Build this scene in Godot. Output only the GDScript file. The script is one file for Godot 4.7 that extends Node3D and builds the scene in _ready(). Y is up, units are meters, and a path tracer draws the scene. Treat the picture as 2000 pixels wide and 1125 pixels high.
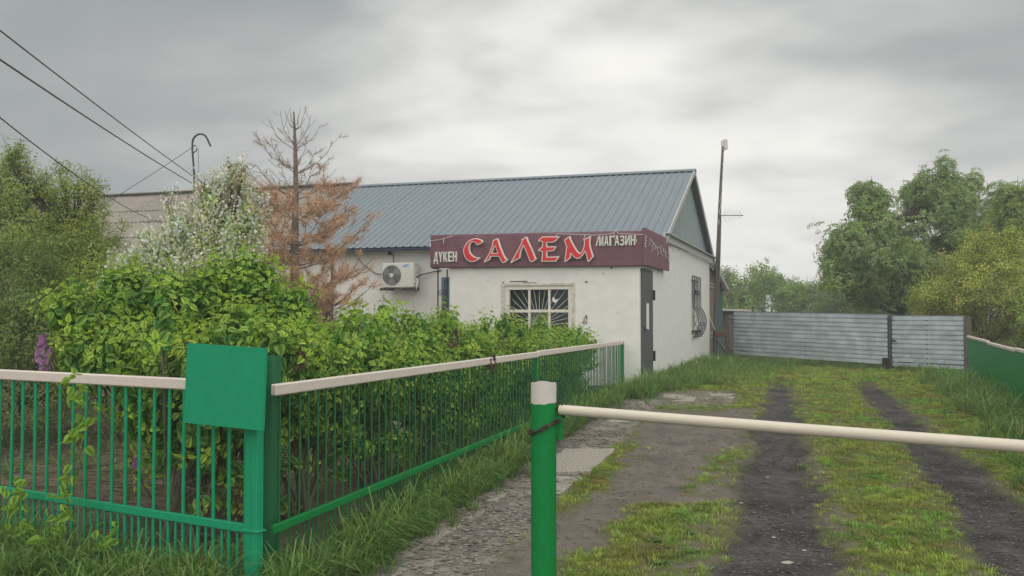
extends Node3D
# A village shop behind a green picket fence, seen past a drive barrier on an overcast spring day.

const TURN := 0.318522                       # the building's turn to the view axis
const HOUSE := Vector3(2.37, 0.32, -17.6)    # front corner of the porch
var rng := RandomNumberGenerator.new()
var nz := FastNoiseLite.new()
var used := {}
var M := {}
var T := {}

# ------------------------------------------------------------------ small helpers
func rf(a: float, b: float) -> float:
	return rng.randf_range(a, b)

func lin(r: float, g: float, b: float) -> Color:
	return Color(r, g, b).linear_to_srgb()

func numbered(called: String) -> String:
	var n: int = used.get(called, 0)
	used[called] = n + 1
	return called if n == 0 else "%s_%03d" % [called, n]

func tag(o: Node, label: String, category := "", group := "", kind := "") -> void:
	if label: o.set_meta("label", label)
	if category: o.set_meta("category", category)
	if group: o.set_meta("group", group)
	if kind: o.set_meta("kind", kind)

func thing(called: String, label: String, category: String, at := Vector3.ZERO, turn := 0.0, group := "") -> Node3D:
	var o := Node3D.new()
	o.name = numbered(called)
	add_child(o)
	o.position = at
	o.rotation.y = turn
	tag(o, label, category, group)
	return o

func new_st() -> SurfaceTool:
	var s := SurfaceTool.new()
	s.begin(Mesh.PRIMITIVE_TRIANGLES)
	s.set_smooth_group(-1)
	return s

func done(s: SurfaceTool) -> ArrayMesh:
	s.generate_normals()
	return s.commit()

func part(called: String, mesh: Mesh, m: Material, parent: Node, at := Transform3D.IDENTITY) -> MeshInstance3D:
	var o := MeshInstance3D.new()
	o.name = called
	o.mesh = mesh
	o.material_override = m
	o.transform = at
	parent.add_child(o, true)
	return o

func put(called: String, s: SurfaceTool, m: Material, parent: Node) -> MeshInstance3D:
	return part(called, done(s), m, parent)

func quad(s: SurfaceTool, a: Vector3, b: Vector3, c: Vector3, d: Vector3) -> void:
	# a, b, c, d run anticlockwise seen from outside
	s.add_vertex(a); s.add_vertex(c); s.add_vertex(b)
	s.add_vertex(a); s.add_vertex(d); s.add_vertex(c)

func quad_out(s: SurfaceTool, p: Array, mid: Vector3) -> void:
	var n: Vector3 = (p[1] - p[0]).cross(p[2] - p[0])
	if n.dot((p[0] + p[2]) * 0.5 - mid) >= 0.0:
		quad(s, p[0], p[1], p[2], p[3])
	else:
		quad(s, p[3], p[2], p[1], p[0])

func box(s: SurfaceTool, xf: Transform3D, size: Vector3, bevel := 0.0) -> void:
	var h := size * 0.5
	var b: float = minf(bevel, minf(h.x, minf(h.y, h.z)) * 0.6)
	var mid := xf.origin
	for ax in 3:
		var o1 := (ax + 1) % 3
		var o2 := (ax + 2) % 3
		for sg: float in [-1.0, 1.0]:
			var q := []
			for k: Array in [[-1.0, -1.0], [1.0, -1.0], [1.0, 1.0], [-1.0, 1.0]]:
				var v := Vector3.ZERO
				v[ax] = sg * h[ax]
				v[o1] = k[0] * (h[o1] - b)
				v[o2] = k[1] * (h[o2] - b)
				q.append(xf * v)
			quad_out(s, q, mid)
	if b <= 0.0:
		return
	for ax in 3:
		var o1 := (ax + 1) % 3
		var o2 := (ax + 2) % 3
		for s1: float in [-1.0, 1.0]:
			for s2: float in [-1.0, 1.0]:
				var q := []
				for k: Array in [[-1.0, 0], [1.0, 0], [1.0, 1], [-1.0, 1]]:
					var v := Vector3.ZERO
					v[ax] = k[0] * (h[ax] - b)
					v[o1] = s1 * (h[o1] - (b if k[1] == 1 else 0.0))
					v[o2] = s2 * (h[o2] - (0.0 if k[1] == 1 else b))
					q.append(xf * v)
				quad_out(s, q, mid)
	for sx: float in [-1.0, 1.0]:
		for sy: float in [-1.0, 1.0]:
			for sz: float in [-1.0, 1.0]:
				var p := [xf * Vector3(sx * h.x, sy * (h.y - b), sz * (h.z - b)), xf * Vector3(sx * (h.x - b), sy * h.y, sz * (h.z - b)), xf * Vector3(sx * (h.x - b), sy * (h.y - b), sz * h.z)]
				var n: Vector3 = (p[1] - p[0]).cross(p[2] - p[0])
				if n.dot(p[0] - mid) < 0.0:
					p.reverse()
				s.add_vertex(p[0]); s.add_vertex(p[2]); s.add_vertex(p[1])

func bx(s: SurfaceTool, lo: Vector3, hi: Vector3, bevel := 0.0) -> void:
	box(s, Transform3D(Basis.IDENTITY, (lo + hi) * 0.5), (hi - lo).abs(), bevel)

func beam(s: SurfaceTool, a: Vector3, b: Vector3, w: float, h: float, bevel := 0.0, up := Vector3.UP) -> void:
	# a box of width w and height h from a to b
	var z := (b - a).normalized()
	var x := up.cross(z).normalized()
	var y := z.cross(x)
	box(s, Transform3D(Basis(x, y, z), (a + b) * 0.5), Vector3(w, h, a.distance_to(b)), bevel)

func tube(s: SurfaceTool, pts: Array, r: Array, sides := 8, caps := true, smooth := true) -> void:
	s.set_smooth_group(0 if smooth else -1)
	var n := pts.size()
	var ax: Vector3 = (pts[1] - pts[0]).normalized()
	var u: Vector3 = ax.cross(Vector3.UP if absf(ax.y) < 0.9 else Vector3.RIGHT).normalized()
	var rings := []
	for i in n:
		var t: Vector3
		if i == 0: t = (pts[1] - pts[0]).normalized()
		elif i == n - 1: t = (pts[i] - pts[i - 1]).normalized()
		else: t = ((pts[i] - pts[i - 1]).normalized() + (pts[i + 1] - pts[i]).normalized()).normalized()
		u = (u - t * u.dot(t)).normalized()
		var v := t.cross(u)
		var rr: float = r[mini(i, r.size() - 1)]
		var ring := PackedVector3Array()
		for k in sides:
			var a := TAU * k / sides
			ring.append(pts[i] + (u * cos(a) + v * sin(a)) * rr)
		rings.append(ring)
	for i in n - 1:
		for k in sides:
			var k2 := (k + 1) % sides
			quad(s, rings[i][k], rings[i][k2], rings[i + 1][k2], rings[i + 1][k])
	s.set_smooth_group(-1)
	if caps:
		for k in range(1, sides - 1):
			s.add_vertex(rings[0][0]); s.add_vertex(rings[0][k]); s.add_vertex(rings[0][k + 1])
			s.add_vertex(rings[n - 1][0]); s.add_vertex(rings[n - 1][k + 1]); s.add_vertex(rings[n - 1][k])

func pipe(s: SurfaceTool, pts: Array, ro: float, ri: float, sides := 16) -> void:
	# an open-ended pipe with a wall
	tube(s, pts, [ro], sides, false)
	var back := pts.duplicate()
	back.reverse()
	tube(s, pts, [ri], sides, false)
	for e: Array in [[pts[-1], pts[-1] - pts[-2]], [pts[0], pts[0] - pts[1]]]:
		var t: Vector3 = e[1].normalized()
		var u: Vector3 = t.cross(Vector3.UP if absf(t.y) < 0.9 else Vector3.RIGHT).normalized()
		var v := t.cross(u)
		for k in sides:
			var a := TAU * k / sides
			var b := TAU * (k + 1) / sides
			var da := u * cos(a) + v * sin(a)
			var db := u * cos(b) + v * sin(b)
			quad(s, e[0] + da * ri, e[0] + da * ro, e[0] + db * ro, e[0] + db * ri)

func prism(s: SurfaceTool, poly: PackedVector2Array, z0: float, z1: float) -> void:
	# an outline in x and y drawn out from z0 to z1 (z1 faces the viewer)
	var p := poly
	if not Geometry2D.is_polygon_clockwise(p):
		p = p.duplicate()
		p.reverse()
	var tri := Geometry2D.triangulate_polygon(p)
	for i in range(0, tri.size(), 3):
		var a := p[tri[i]]
		var b := p[tri[i + 1]]
		var c := p[tri[i + 2]]
		if (b - a).cross(c - a) > 0.0:
			var t := b
			b = c
			c = t
		s.add_vertex(Vector3(a.x, a.y, z1)); s.add_vertex(Vector3(b.x, b.y, z1)); s.add_vertex(Vector3(c.x, c.y, z1))
		s.add_vertex(Vector3(a.x, a.y, z0)); s.add_vertex(Vector3(c.x, c.y, z0)); s.add_vertex(Vector3(b.x, b.y, z0))
	for i in p.size():
		var a := p[i]
		var b := p[(i + 1) % p.size()]
		quad(s, Vector3(b.x, b.y, z0), Vector3(a.x, a.y, z0), Vector3(a.x, a.y, z1), Vector3(b.x, b.y, z1))

func wall(s: SurfaceTool, o: Vector3, ux: Vector3, n: Vector3, thick: float, W: float, H: float, holes := []) -> void:
	# a wall whose outer face starts at o and runs along ux and up; holes are Rect2 in that face
	var xs := [0.0, W]
	var ys := [0.0, H]
	for h: Rect2 in holes:
		xs.append_array([h.position.x, h.end.x])
		ys.append_array([h.position.y, h.end.y])
	xs.sort()
	ys.sort()
	var f := func(x: float, y: float, d: float) -> Vector3: return o + ux * x + Vector3.UP * y - n * d
	var solid := func(i: int, j: int) -> bool:
		if i < 0 or j < 0 or i >= xs.size() - 1 or j >= ys.size() - 1:
			return false
		var c := Vector2((xs[i] + xs[i + 1]) * 0.5, (ys[j] + ys[j + 1]) * 0.5)
		for h: Rect2 in holes:
			if h.has_point(c): return false
		return true
	for i in xs.size() - 1:
		for j in ys.size() - 1:
			if not solid.call(i, j) or xs[i + 1] - xs[i] < 1e-5 or ys[j + 1] - ys[j] < 1e-5:
				continue
			var mid: Vector3 = f.call((xs[i] + xs[i + 1]) * 0.5, (ys[j] + ys[j + 1]) * 0.5, thick * 0.5)
			for d: float in [0.0, thick]:
				quad_out(s, [f.call(xs[i], ys[j], d), f.call(xs[i + 1], ys[j], d), f.call(xs[i + 1], ys[j + 1], d), f.call(xs[i], ys[j + 1], d)], mid)
			if not solid.call(i - 1, j): quad_out(s, [f.call(xs[i], ys[j], 0.0), f.call(xs[i], ys[j + 1], 0.0), f.call(xs[i], ys[j + 1], thick), f.call(xs[i], ys[j], thick)], mid)
			if not solid.call(i + 1, j): quad_out(s, [f.call(xs[i + 1], ys[j], 0.0), f.call(xs[i + 1], ys[j + 1], 0.0), f.call(xs[i + 1], ys[j + 1], thick), f.call(xs[i + 1], ys[j], thick)], mid)
			if not solid.call(i, j - 1): quad_out(s, [f.call(xs[i], ys[j], 0.0), f.call(xs[i + 1], ys[j], 0.0), f.call(xs[i + 1], ys[j], thick), f.call(xs[i], ys[j], thick)], mid)
			if not solid.call(i, j + 1): quad_out(s, [f.call(xs[i], ys[j + 1], 0.0), f.call(xs[i + 1], ys[j + 1], 0.0), f.call(xs[i + 1], ys[j + 1], thick), f.call(xs[i], ys[j + 1], thick)], mid)

func sheet(s: SurfaceTool, prof: Array, along: Vector3, up: Vector3, out: Vector3, o: Vector3, L: float, steps: int, wob: float) -> void:
	# a profiled metal sheet: prof holds [height, depth] pairs, drawn along for L
	for i in steps:
		var cols := []
		for e in 2:
			var t := float(i + e) / steps
			var c := PackedVector3Array()
			for q in prof.size():
				var w := wob * nz.get_noise_3d((o.x + L * t) * 0.7 + o.z, prof[q][0] * 0.9, o.y + o.z * 0.37)
				c.append(o + along * (L * t) + up * prof[q][0] + out * (prof[q][1] + w))
			cols.append(c)
		for q in prof.size() - 1:
			quad(s, cols[0][q], cols[1][q], cols[1][q + 1], cols[0][q + 1])

# ------------------------------------------------------------------ textures and materials
func gray_tex(seed_: int, freq: float, oct: int, lo: float, hi: float, size := 512, gain := 0.5) -> ImageTexture:
	var f := FastNoiseLite.new()
	f.seed = seed_
	f.noise_type = FastNoiseLite.TYPE_SIMPLEX_SMOOTH
	f.frequency = freq
	f.fractal_octaves = oct
	f.fractal_gain = gain
	var im := f.get_seamless_image(size, size)
	im.convert(Image.FORMAT_L8)
	var d := im.get_data()
	var lut := PackedByteArray()
	for i in 256:
		lut.append(int(clampf(lerpf(lo, hi, smoothstep(0.15, 0.85, i / 255.0)), 0.0, 1.0) * 255.0))
	for i in d.size():
		d[i] = lut[d[i]]
	im = Image.create_from_data(size, size, false, Image.FORMAT_L8, d)
	im.convert(Image.FORMAT_RGB8)
	return ImageTexture.create_from_image(im)

func normal_tex(seed_: int, freq: float, oct: int, strength: float) -> ImageTexture:
	var f := FastNoiseLite.new()
	f.seed = seed_
	f.frequency = freq
	f.fractal_octaves = oct
	var im := f.get_seamless_image(512, 512)
	im.convert(Image.FORMAT_RGBA8)
	im.bump_map_to_normal_map(strength)
	return ImageTexture.create_from_image(im)

func surf(c: Color, rough: float, opt := {}) -> StandardMaterial3D:
	var m := StandardMaterial3D.new()
	m.albedo_color = c
	m.roughness = rough
	m.metallic = opt.get("metal", 0.0)
	m.metallic_specular = opt.get("spec", 0.5)
	if opt.has("tex"):
		m.albedo_texture = T[opt.tex]
	if opt.has("normal"):
		m.normal_enabled = true
		m.normal_texture = T[opt.normal]
		m.normal_scale = opt.get("bump", 0.5)
	if opt.has("rtex"):
		m.roughness_texture = T[opt.rtex]
	if opt.has("tex") or opt.has("normal") or opt.has("rtex"):
		m.uv1_triplanar = true
		m.uv1_world_triplanar = opt.get("world", true)
		m.uv1_scale = Vector3.ONE * opt.get("scale", 1.0)
	if opt.get("vc", false):
		m.vertex_color_use_as_albedo = true
	if opt.has("back"):
		m.backlight_enabled = true
		m.backlight = opt.back
	m.cull_mode = BaseMaterial3D.CULL_DISABLED
	return m

func glass(c: Color, alpha: float) -> StandardMaterial3D:
	var m := StandardMaterial3D.new()
	m.albedo_color = Color(c.r, c.g, c.b, alpha)
	m.transparency = BaseMaterial3D.TRANSPARENCY_ALPHA
	m.roughness = 0.06
	m.metallic_specular = 0.35
	return m

func make_materials() -> void:
	T.grain = gray_tex(3, 0.05, 4, 0.72, 1.0)
	T.fine = gray_tex(5, 0.13, 4, 0.40, 1.0, 1024, 0.7)
	T.soft = gray_tex(7, 0.012, 5, 0.965, 1.0)
	T.patch = gray_tex(9, 0.014, 6, 0.80, 1.0, 512, 0.62)
	T.rough = gray_tex(13, 0.02, 5, 0.7, 1.0)
	T.ngrain = normal_tex(21, 0.09, 4, 3.0)
	T.nplaster = normal_tex(23, 0.025, 5, 4.0)
	M.plaster = surf(lin(0.775, 0.77, 0.745), 0.9, {"tex": "soft", "normal": "nplaster", "bump": 0.06, "scale": 0.45})
	M.old_plaster = surf(lin(0.34, 0.31, 0.26), 0.95, {"tex": "patch", "normal": "nplaster", "bump": 0.5, "scale": 0.6})
	M.roof = surf(lin(0.185, 0.225, 0.26), 0.55, {"tex": "soft", "scale": 0.3})
	M.roof_edge = surf(lin(0.16, 0.2, 0.235), 0.5)
	M.soffit = surf(lin(0.075, 0.10, 0.145), 0.6)
	M.gable = surf(lin(0.30, 0.36, 0.37), 0.55, {"tex": "soft", "scale": 0.6})
	M.trim = surf(lin(0.56, 0.57, 0.55), 0.7, {"tex": "patch", "scale": 1.5})
	M.slate = surf(lin(0.335, 0.30, 0.262), 0.95, {"tex": "patch", "normal": "ngrain", "bump": 0.4, "scale": 0.9})
	M.slate2 = surf(lin(0.30, 0.272, 0.24), 0.95, {"tex": "patch", "normal": "ngrain", "bump": 0.4, "scale": 0.7})
	M.dark_metal = surf(lin(0.012, 0.012, 0.013), 0.5)
	M.gray_door = surf(lin(0.085, 0.088, 0.092), 0.5, {"tex": "soft", "scale": 0.8})
	M.paper = surf(lin(0.72, 0.73, 0.72), 0.9)
	M.wood_white = surf(lin(0.74, 0.71, 0.64), 0.75, {"tex": "soft", "normal": "ngrain", "bump": 0.1, "scale": 1.6})
	M.casing_paint = surf(lin(0.72, 0.69, 0.61), 0.8, {"tex": "patch", "scale": 1.2})
	M.iron_white = surf(lin(0.82, 0.84, 0.82), 0.5)
	M.black_iron = surf(lin(0.012, 0.015, 0.022), 0.45)
	M.pane = glass(Color(0.12, 0.16, 0.17), 0.07)
	M.floor_gray = surf(lin(0.30, 0.29, 0.27), 0.9)
	M.curtain = surf(lin(0.06, 0.09, 0.09), 0.95)
	M.maroon = surf(lin(0.175, 0.078, 0.107), 0.5, {"tex": "soft", "scale": 0.7})
	M.sign_red = surf(lin(0.66, 0.014, 0.024), 0.45)
	M.sign_white = surf(lin(0.78, 0.75, 0.68), 0.6, {"tex": "soft", "scale": 2.0})
	M.small_white = surf(lin(0.70, 0.71, 0.64), 0.6, {"tex": "soft", "scale": 2.0})
	M.blue_frame = surf(lin(0.09, 0.145, 0.20), 0.5)
	M.casing = surf(lin(0.66, 0.65, 0.60), 0.5, {"tex": "soft", "scale": 1.5})
	M.fan_dark = surf(lin(0.10, 0.105, 0.105), 0.6)
	M.fan_gray = surf(lin(0.28, 0.29, 0.29), 0.5)
	M.logo = surf(lin(0.16, 0.36, 0.62), 0.5)
	M.wire = surf(lin(0.018, 0.018, 0.02), 0.6)
	M.white_wire = surf(lin(0.70, 0.69, 0.68), 0.6)
	M.bulb = surf(lin(0.75, 0.75, 0.74), 0.3)
	M.teal = surf(lin(0.012, 0.30, 0.15), 0.45, {"spec": 0.3, "tex": "soft", "normal": "ngrain", "bump": 0.12, "scale": 1.6})
	M.green = surf(lin(0.005, 0.215, 0.05), 0.45, {"spec": 0.3, "tex": "soft", "normal": "ngrain", "bump": 0.12, "scale": 1.6})
	M.green_dark = surf(lin(0.007, 0.125, 0.045), 0.4, {"tex": "soft", "scale": 1.6})
	M.rail_white = surf(lin(0.69, 0.61, 0.56), 0.6, {"tex": "soft", "scale": 2.2})
	M.post_white = surf(lin(0.62, 0.57, 0.545), 0.6, {"tex": "soft", "normal": "ngrain", "bump": 0.05, "scale": 2.2})
	M.bar_cream = surf(lin(0.66, 0.60, 0.50), 0.45, {"tex": "soft", "scale": 1.4, "normal": "ngrain", "bump": 0.08})
	M.rust = surf(lin(0.10, 0.075, 0.055), 0.55, {"metal": 0.55, "tex": "grain", "scale": 9.0})
	M.zinc = surf(lin(0.60, 0.67, 0.74), 0.5, {"tex": "patch", "scale": 0.35})
	M.zinc_dark = surf(lin(0.05, 0.055, 0.06), 0.6)
	M.old_wood = surf(lin(0.17, 0.155, 0.135), 0.95, {"tex": "grain", "normal": "ngrain", "bump": 0.6, "scale": 2.5})
	M.brown_wood = surf(lin(0.17, 0.085, 0.055), 0.9, {"tex": "grain", "normal": "ngrain", "bump": 0.5, "scale": 2.5})
	M.black_post = surf(lin(0.02, 0.019, 0.018), 0.8)
	M.clay_wall = surf(lin(0.25, 0.205, 0.165), 0.95, {"tex": "patch", "scale": 0.8})
	M.teal_wall = surf(lin(0.05, 0.20, 0.20), 0.85, {"tex": "patch", "scale": 0.9})
	M.mast = surf(lin(0.14, 0.115, 0.095), 0.7, {"tex": "grain", "scale": 3.0})
	M.brick = surf(lin(0.26, 0.19, 0.13), 0.95, {"tex": "grain", "scale": 3.0})
	M.bark = surf(lin(0.14, 0.12, 0.10), 0.95, {"tex": "fine", "normal": "ngrain", "bump": 0.8, "scale": 2.0})
	M.pine_bark = surf(lin(0.36, 0.285, 0.225), 0.95, {"tex": "fine", "normal": "ngrain", "bump": 0.8, "scale": 2.0})
	M.pale_stem = surf(lin(0.15, 0.13, 0.09), 0.9)
	M.leaf = surf(Color.WHITE, 0.5, {"vc": true, "back": lin(0.85, 0.9, 0.5), "spec": 0.3})
	M.needle = surf(Color.WHITE, 0.8, {"vc": true, "spec": 0.2})
	M.petal = surf(Color.WHITE, 0.7, {"vc": true, "back": lin(0.5, 0.5, 0.5), "spec": 0.2})
	M.grass = surf(Color.WHITE, 0.55, {"vc": true, "back": lin(0.6, 0.65, 0.3), "spec": 0.3})
	M.stone = surf(Color.WHITE, 0.95, {"vc": true, "tex": "fine", "scale": 6.0, "world": false})
	M.soil = surf(Color.WHITE, 1.0, {"vc": true, "tex": "fine", "normal": "ngrain", "bump": 1.6, "scale": 1.1, "spec": 0.15})
	M.slab = surf(lin(0.42, 0.38, 0.33), 0.95, {"tex": "grain", "normal": "ngrain", "bump": 0.6, "scale": 1.3})
	M.damp = surf(lin(0.42, 0.39, 0.33), 0.9, {"tex": "patch", "scale": 2.0})

# ------------------------------------------------------------------ ground
func gy(x: float, z: float) -> float:
	var d := -z
	var h: float = 0.32 * clampf((d - 5.0) / 12.0, 0.0, 1.0)
	if d > 3.0 and d < 32.0 and absf(x) < 14.0:
		zone(x, d)
		h -= 0.045 * z_track + 0.012 * z_dirt
		h += 0.018 * nz.get_noise_2d(x * 1.1, d * 1.1) + 0.006 * nz.get_noise_2d(x * 7.0, d * 7.0)
	return h

var z_track := 0.0
var z_dirt := 0.0
var z_path := 0.0
var z_long := 0.0
var z_u := 0.0

func band(v: float, a: float, b: float, e: float) -> float:
	return clampf((v - a) / e + 0.5, 0.0, 1.0) * clampf((b - v) / e + 0.5, 0.0, 1.0)

func zone(x: float, d: float) -> void:
	# which surface lies at x and d metres ahead: wheel tracks, bare earth, slab path, long grass
	var u := x - 0.284 * (d - 5.94)
	var n1 := nz.get_noise_2d(x * 0.8 + 40.0, d * 0.8)
	var n2 := nz.get_noise_2d(x * 3.0, d * 3.0 + 70.0)
	var f: float = clampf((d - 6.0) / 11.0, 0.0, 1.0)
	var n0 := nz.get_noise_2d(x * 9.0, d * 9.0 + 20.0)
	var uu := u + 0.12 * n1 + 0.10 * n2 + 0.06 * n0
	var fade: float = 1.0 - smoothstep(17.5, 20.0, d + n2)
	z_u = u
	z_track = band(uu, 1.65 - lerpf(0.40, 0.22, f), 1.65 + lerpf(0.40, 0.24, f), 0.16) * fade
	z_track = maxf(z_track, band(uu, 3.42 - lerpf(0.36, 0.2, f) - 0.006 * d, 3.42 + lerpf(0.32, 0.2, f) - 0.006 * d, 0.14) * fade)
	z_path = band(u + 0.05 * n2, -0.93, -0.22, 0.08) * (1.0 - smoothstep(15.2, 15.8, d))
	z_path = maxf(z_path, band(uu, -0.5, 0.95, 0.15) * band(d + 0.5 * n1, 14.6, 16.8, 0.5) * 0.8)
	var bare: float = band(uu + 0.1 * n1, -0.3, lerpf(1.32, 1.5, f), 0.22) * (1.0 - smoothstep(13.0, 15.0, d + 1.5 * n1))
	var moss: float = band(uu + 0.12 * n1, 0.36, 1.24, 0.2) * (1.0 - smoothstep(7.8, 8.3, d + 0.6 * n1 + 0.3 * n2))
	moss = maxf(moss, band(uu, -0.24, 0.02, 0.12) * band(d, 7.7, 11.2, 0.6) * 0.9)
	moss = maxf(moss, band(uu, 0.85, 1.3, 0.2) * band(d + n1, 8.6, 10.2, 0.5) * clampf(0.5 + 2.0 * n2, 0.0, 1.0))
	z_dirt = clampf(bare - moss, 0.0, 1.0)
	z_dirt = maxf(z_dirt, clampf(2.2 * (n1 * 0.6 + n2 * 0.7 - 0.22), 0.0, 0.7) * band(u, 1.2, 4.4, 0.8) * (1.0 - smoothstep(17.0, 20.0, d)))
	# a brown fringe where the wheels have scuffed the moss beside the tracks
	var scuff: float = maxf(band(uu + 0.1 * n2, 1.65 - lerpf(0.62, 0.38, f), 1.65 + lerpf(0.58, 0.4, f), 0.3), 0.8 * band(uu - 0.1 * n2, 3.38 - lerpf(0.52, 0.34, f), 3.40 + lerpf(0.46, 0.32, f), 0.26))
	z_dirt = maxf(z_dirt, scuff * fade * clampf(0.5 + 0.9 * n0 + 0.5 * n1, 0.0, 0.85))
	z_dirt *= (1.0 - z_track) * (1.0 - z_path)
	z_long = smoothstep(16.5, 19.5, d + n1) * (1.0 - band(d, 24.0, 60.0, 3.0)) * (1.0 - 0.7 * band(u, 1.0, 4.4, 1.0))
	z_long = maxf(z_long, smoothstep(4.5, 5.2, u + 0.3 * n1))
	if u < -0.9 and d > 4.0:
		z_long = 1.0

func ground_color(x: float, d: float) -> Color:
	zone(x, d)
	var n1 := nz.get_noise_2d(x * 1.3 + 11.0, d * 1.3)
	var n2 := nz.get_noise_2d(x * 5.0, d * 5.0 + 30.0)
	var n3 := nz.get_noise_2d(x * 16.0 + 5.0, d * 16.0)
	var moss := Color(0.27, 0.32, 0.07).lerp(Color(0.255, 0.22, 0.12), clampf(0.3 + 0.9 * n1 + 0.5 * n2, 0.0, 1.0))
	moss = moss.lerp(Color(0.14, 0.20, 0.05), clampf(1.3 * n2 - 0.7 * n1, 0.0, 0.8))
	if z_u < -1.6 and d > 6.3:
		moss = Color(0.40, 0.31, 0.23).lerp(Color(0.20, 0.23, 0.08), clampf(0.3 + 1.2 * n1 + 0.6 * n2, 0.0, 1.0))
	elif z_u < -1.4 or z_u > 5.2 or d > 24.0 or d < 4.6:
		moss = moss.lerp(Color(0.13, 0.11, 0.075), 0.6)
	var c := moss
	c = c.lerp(Color(0.33, 0.295, 0.255) * (1.0 + 0.2 * n1 + 0.2 * n2), z_dirt)
	c = c.lerp(Color(0.15, 0.138, 0.138) * (1.0 + 0.45 * n1 + 0.3 * n2), z_track)
	c = c.lerp(Color(0.52, 0.475, 0.42) * (0.85 + 0.4 * n2 + 0.3 * n1 + 0.35 * n3), z_path * 0.9)
	c = c * (1.0 + (0.22 + 0.2 * z_track) * n3)
	c.a = 1.0
	return c

func build_ground() -> void:
	var us := []
	var v := -90.0
	while v < 90.0:
		us.append(v)
		v += 0.07 if (v > -1.8 and v < 5.8) else (0.35 if absf(v) < 12.0 else 6.0)
	var ds := []
	v = -60.0
	while v < 420.0:
		ds.append(v)
		if v < 3.0: v += 1.0 if v > -6.0 else 6.0
		elif v < 10.0: v += 0.065
		elif v < 18.0: v += 0.12
		elif v < 30.0: v += 0.3
		else: v += maxf(1.5, v * 0.12)
	var vs := PackedVector3Array()
	var cs := PackedColorArray()
	var idx := PackedInt32Array()
	var W := us.size()
	for d: float in ds:
		for u: float in us:
			var x: float = u + 0.284 * (clampf(d, -20.0, 60.0) - 5.94)
			vs.append(Vector3(x, gy(x, -d), -d))
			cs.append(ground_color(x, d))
	for j in ds.size() - 1:
		for i in W - 1:
			var a := j * W + i
			idx.append_array([a, a + W, a + 1, a + 1, a + W, a + W + 1])
	var arr := []
	arr.resize(Mesh.ARRAY_MAX)
	arr[Mesh.ARRAY_VERTEX] = vs
	arr[Mesh.ARRAY_COLOR] = cs
	arr[Mesh.ARRAY_INDEX] = idx
	var am := ArrayMesh.new()
	am.add_surface_from_arrays(Mesh.PRIMITIVE_TRIANGLES, arr)
	var s := SurfaceTool.new()
	s.create_from(am, 0)
	s.generate_normals()
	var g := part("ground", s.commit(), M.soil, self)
	tag(g, "yard of mossy grass, bare earth and two dark wheel tracks", "ground", "", "structure")

# ------------------------------------------------------------------ copies
func add_copy(buf: PackedFloat32Array, b: Basis, o: Vector3, c: Color) -> void:
	buf.append_array([b.x.x, b.y.x, b.z.x, o.x, b.x.y, b.y.y, b.z.y, o.y, b.x.z, b.y.z, b.z.z, o.z, c.r, c.g, c.b, 1.0])

func copies(called: String, mesh: Mesh, m: Material, buf: PackedFloat32Array, parent: Node) -> MultiMeshInstance3D:
	var mm := MultiMesh.new()
	mm.transform_format = MultiMesh.TRANSFORM_3D
	mm.use_colors = true
	mm.mesh = mesh
	mm.instance_count = buf.size() / 16
	mm.buffer = buf
	var o := MultiMeshInstance3D.new()
	o.name = called
	o.multimesh = mm
	o.material_override = m
	parent.add_child(o, true)
	o.set_meta("kind", "stuff")
	return o

func facing(y: Vector3, spin: float) -> Basis:
	# a turn that sends +Y to y
	var yy := y.normalized()
	var x := yy.cross(Vector3.FORWARD if absf(yy.z) < 0.9 else Vector3.RIGHT).normalized()
	var z := x.cross(yy)
	return Basis(x * cos(spin) + z * sin(spin), yy, z * cos(spin) - x * sin(spin))

# ------------------------------------------------------------------ plants
func leaf(s: SurfaceTool, o: Vector3, dir: Vector3, up: Vector3, L: float, W: float, fold: float, droop: float, c: Color, wide := 0.28) -> void:
	# a folded, arching leaf, widest near its base
	var d := dir.normalized()
	var side := d.cross(up).normalized()
	var u := side.cross(d)
	s.set_color(c)
	s.set_smooth_group(0)
	var cut := [[0.0, 0.10], [wide * 0.4, 0.40], [wide, 0.5], [0.58, 0.38], [0.82, 0.15], [1.0, 0.0]]
	var pm := Vector3.ZERO
	var pe := [Vector3.ZERO, Vector3.ZERO]
	for i in cut.size():
		var t: float = cut[i][0]
		var m := o + d * (L * t * (1.0 - 0.12 * droop * t)) - u * (droop * L * 0.7 * t * t)
		var e := []
		for k: float in [-1.0, 1.0]:
			var w: float = cut[i][1] * W
			e.append(m + side * (k * w) + u * (fold * w) - d * (L * 0.06 if i == 1 else 0.0))
		if i > 0:
			for k in 2:
				s.add_vertex(pm); s.add_vertex(pe[k]); s.add_vertex(m)
				if i < cut.size() - 1:
					s.add_vertex(m); s.add_vertex(pe[k]); s.add_vertex(e[k])
		pm = m
		pe = e
	s.set_smooth_group(-1)

func small_leaf(s: SurfaceTool, o: Vector3, dir: Vector3, up: Vector3, L: float, W: float, c: Color) -> void:
	var d := dir.normalized()
	var side := d.cross(up).normalized()
	var u := side.cross(d)
	var m := o + d * L * 0.45
	var tip := o + d * L - u * L * 0.25
	s.set_color(c)
	for k: float in [-1.0, 1.0]:
		var a := m + side * (k * W * 0.5) + u * W * 0.12
		s.add_vertex(o); s.add_vertex(a); s.add_vertex(m)
		s.add_vertex(m); s.add_vertex(a); s.add_vertex(tip)

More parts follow.
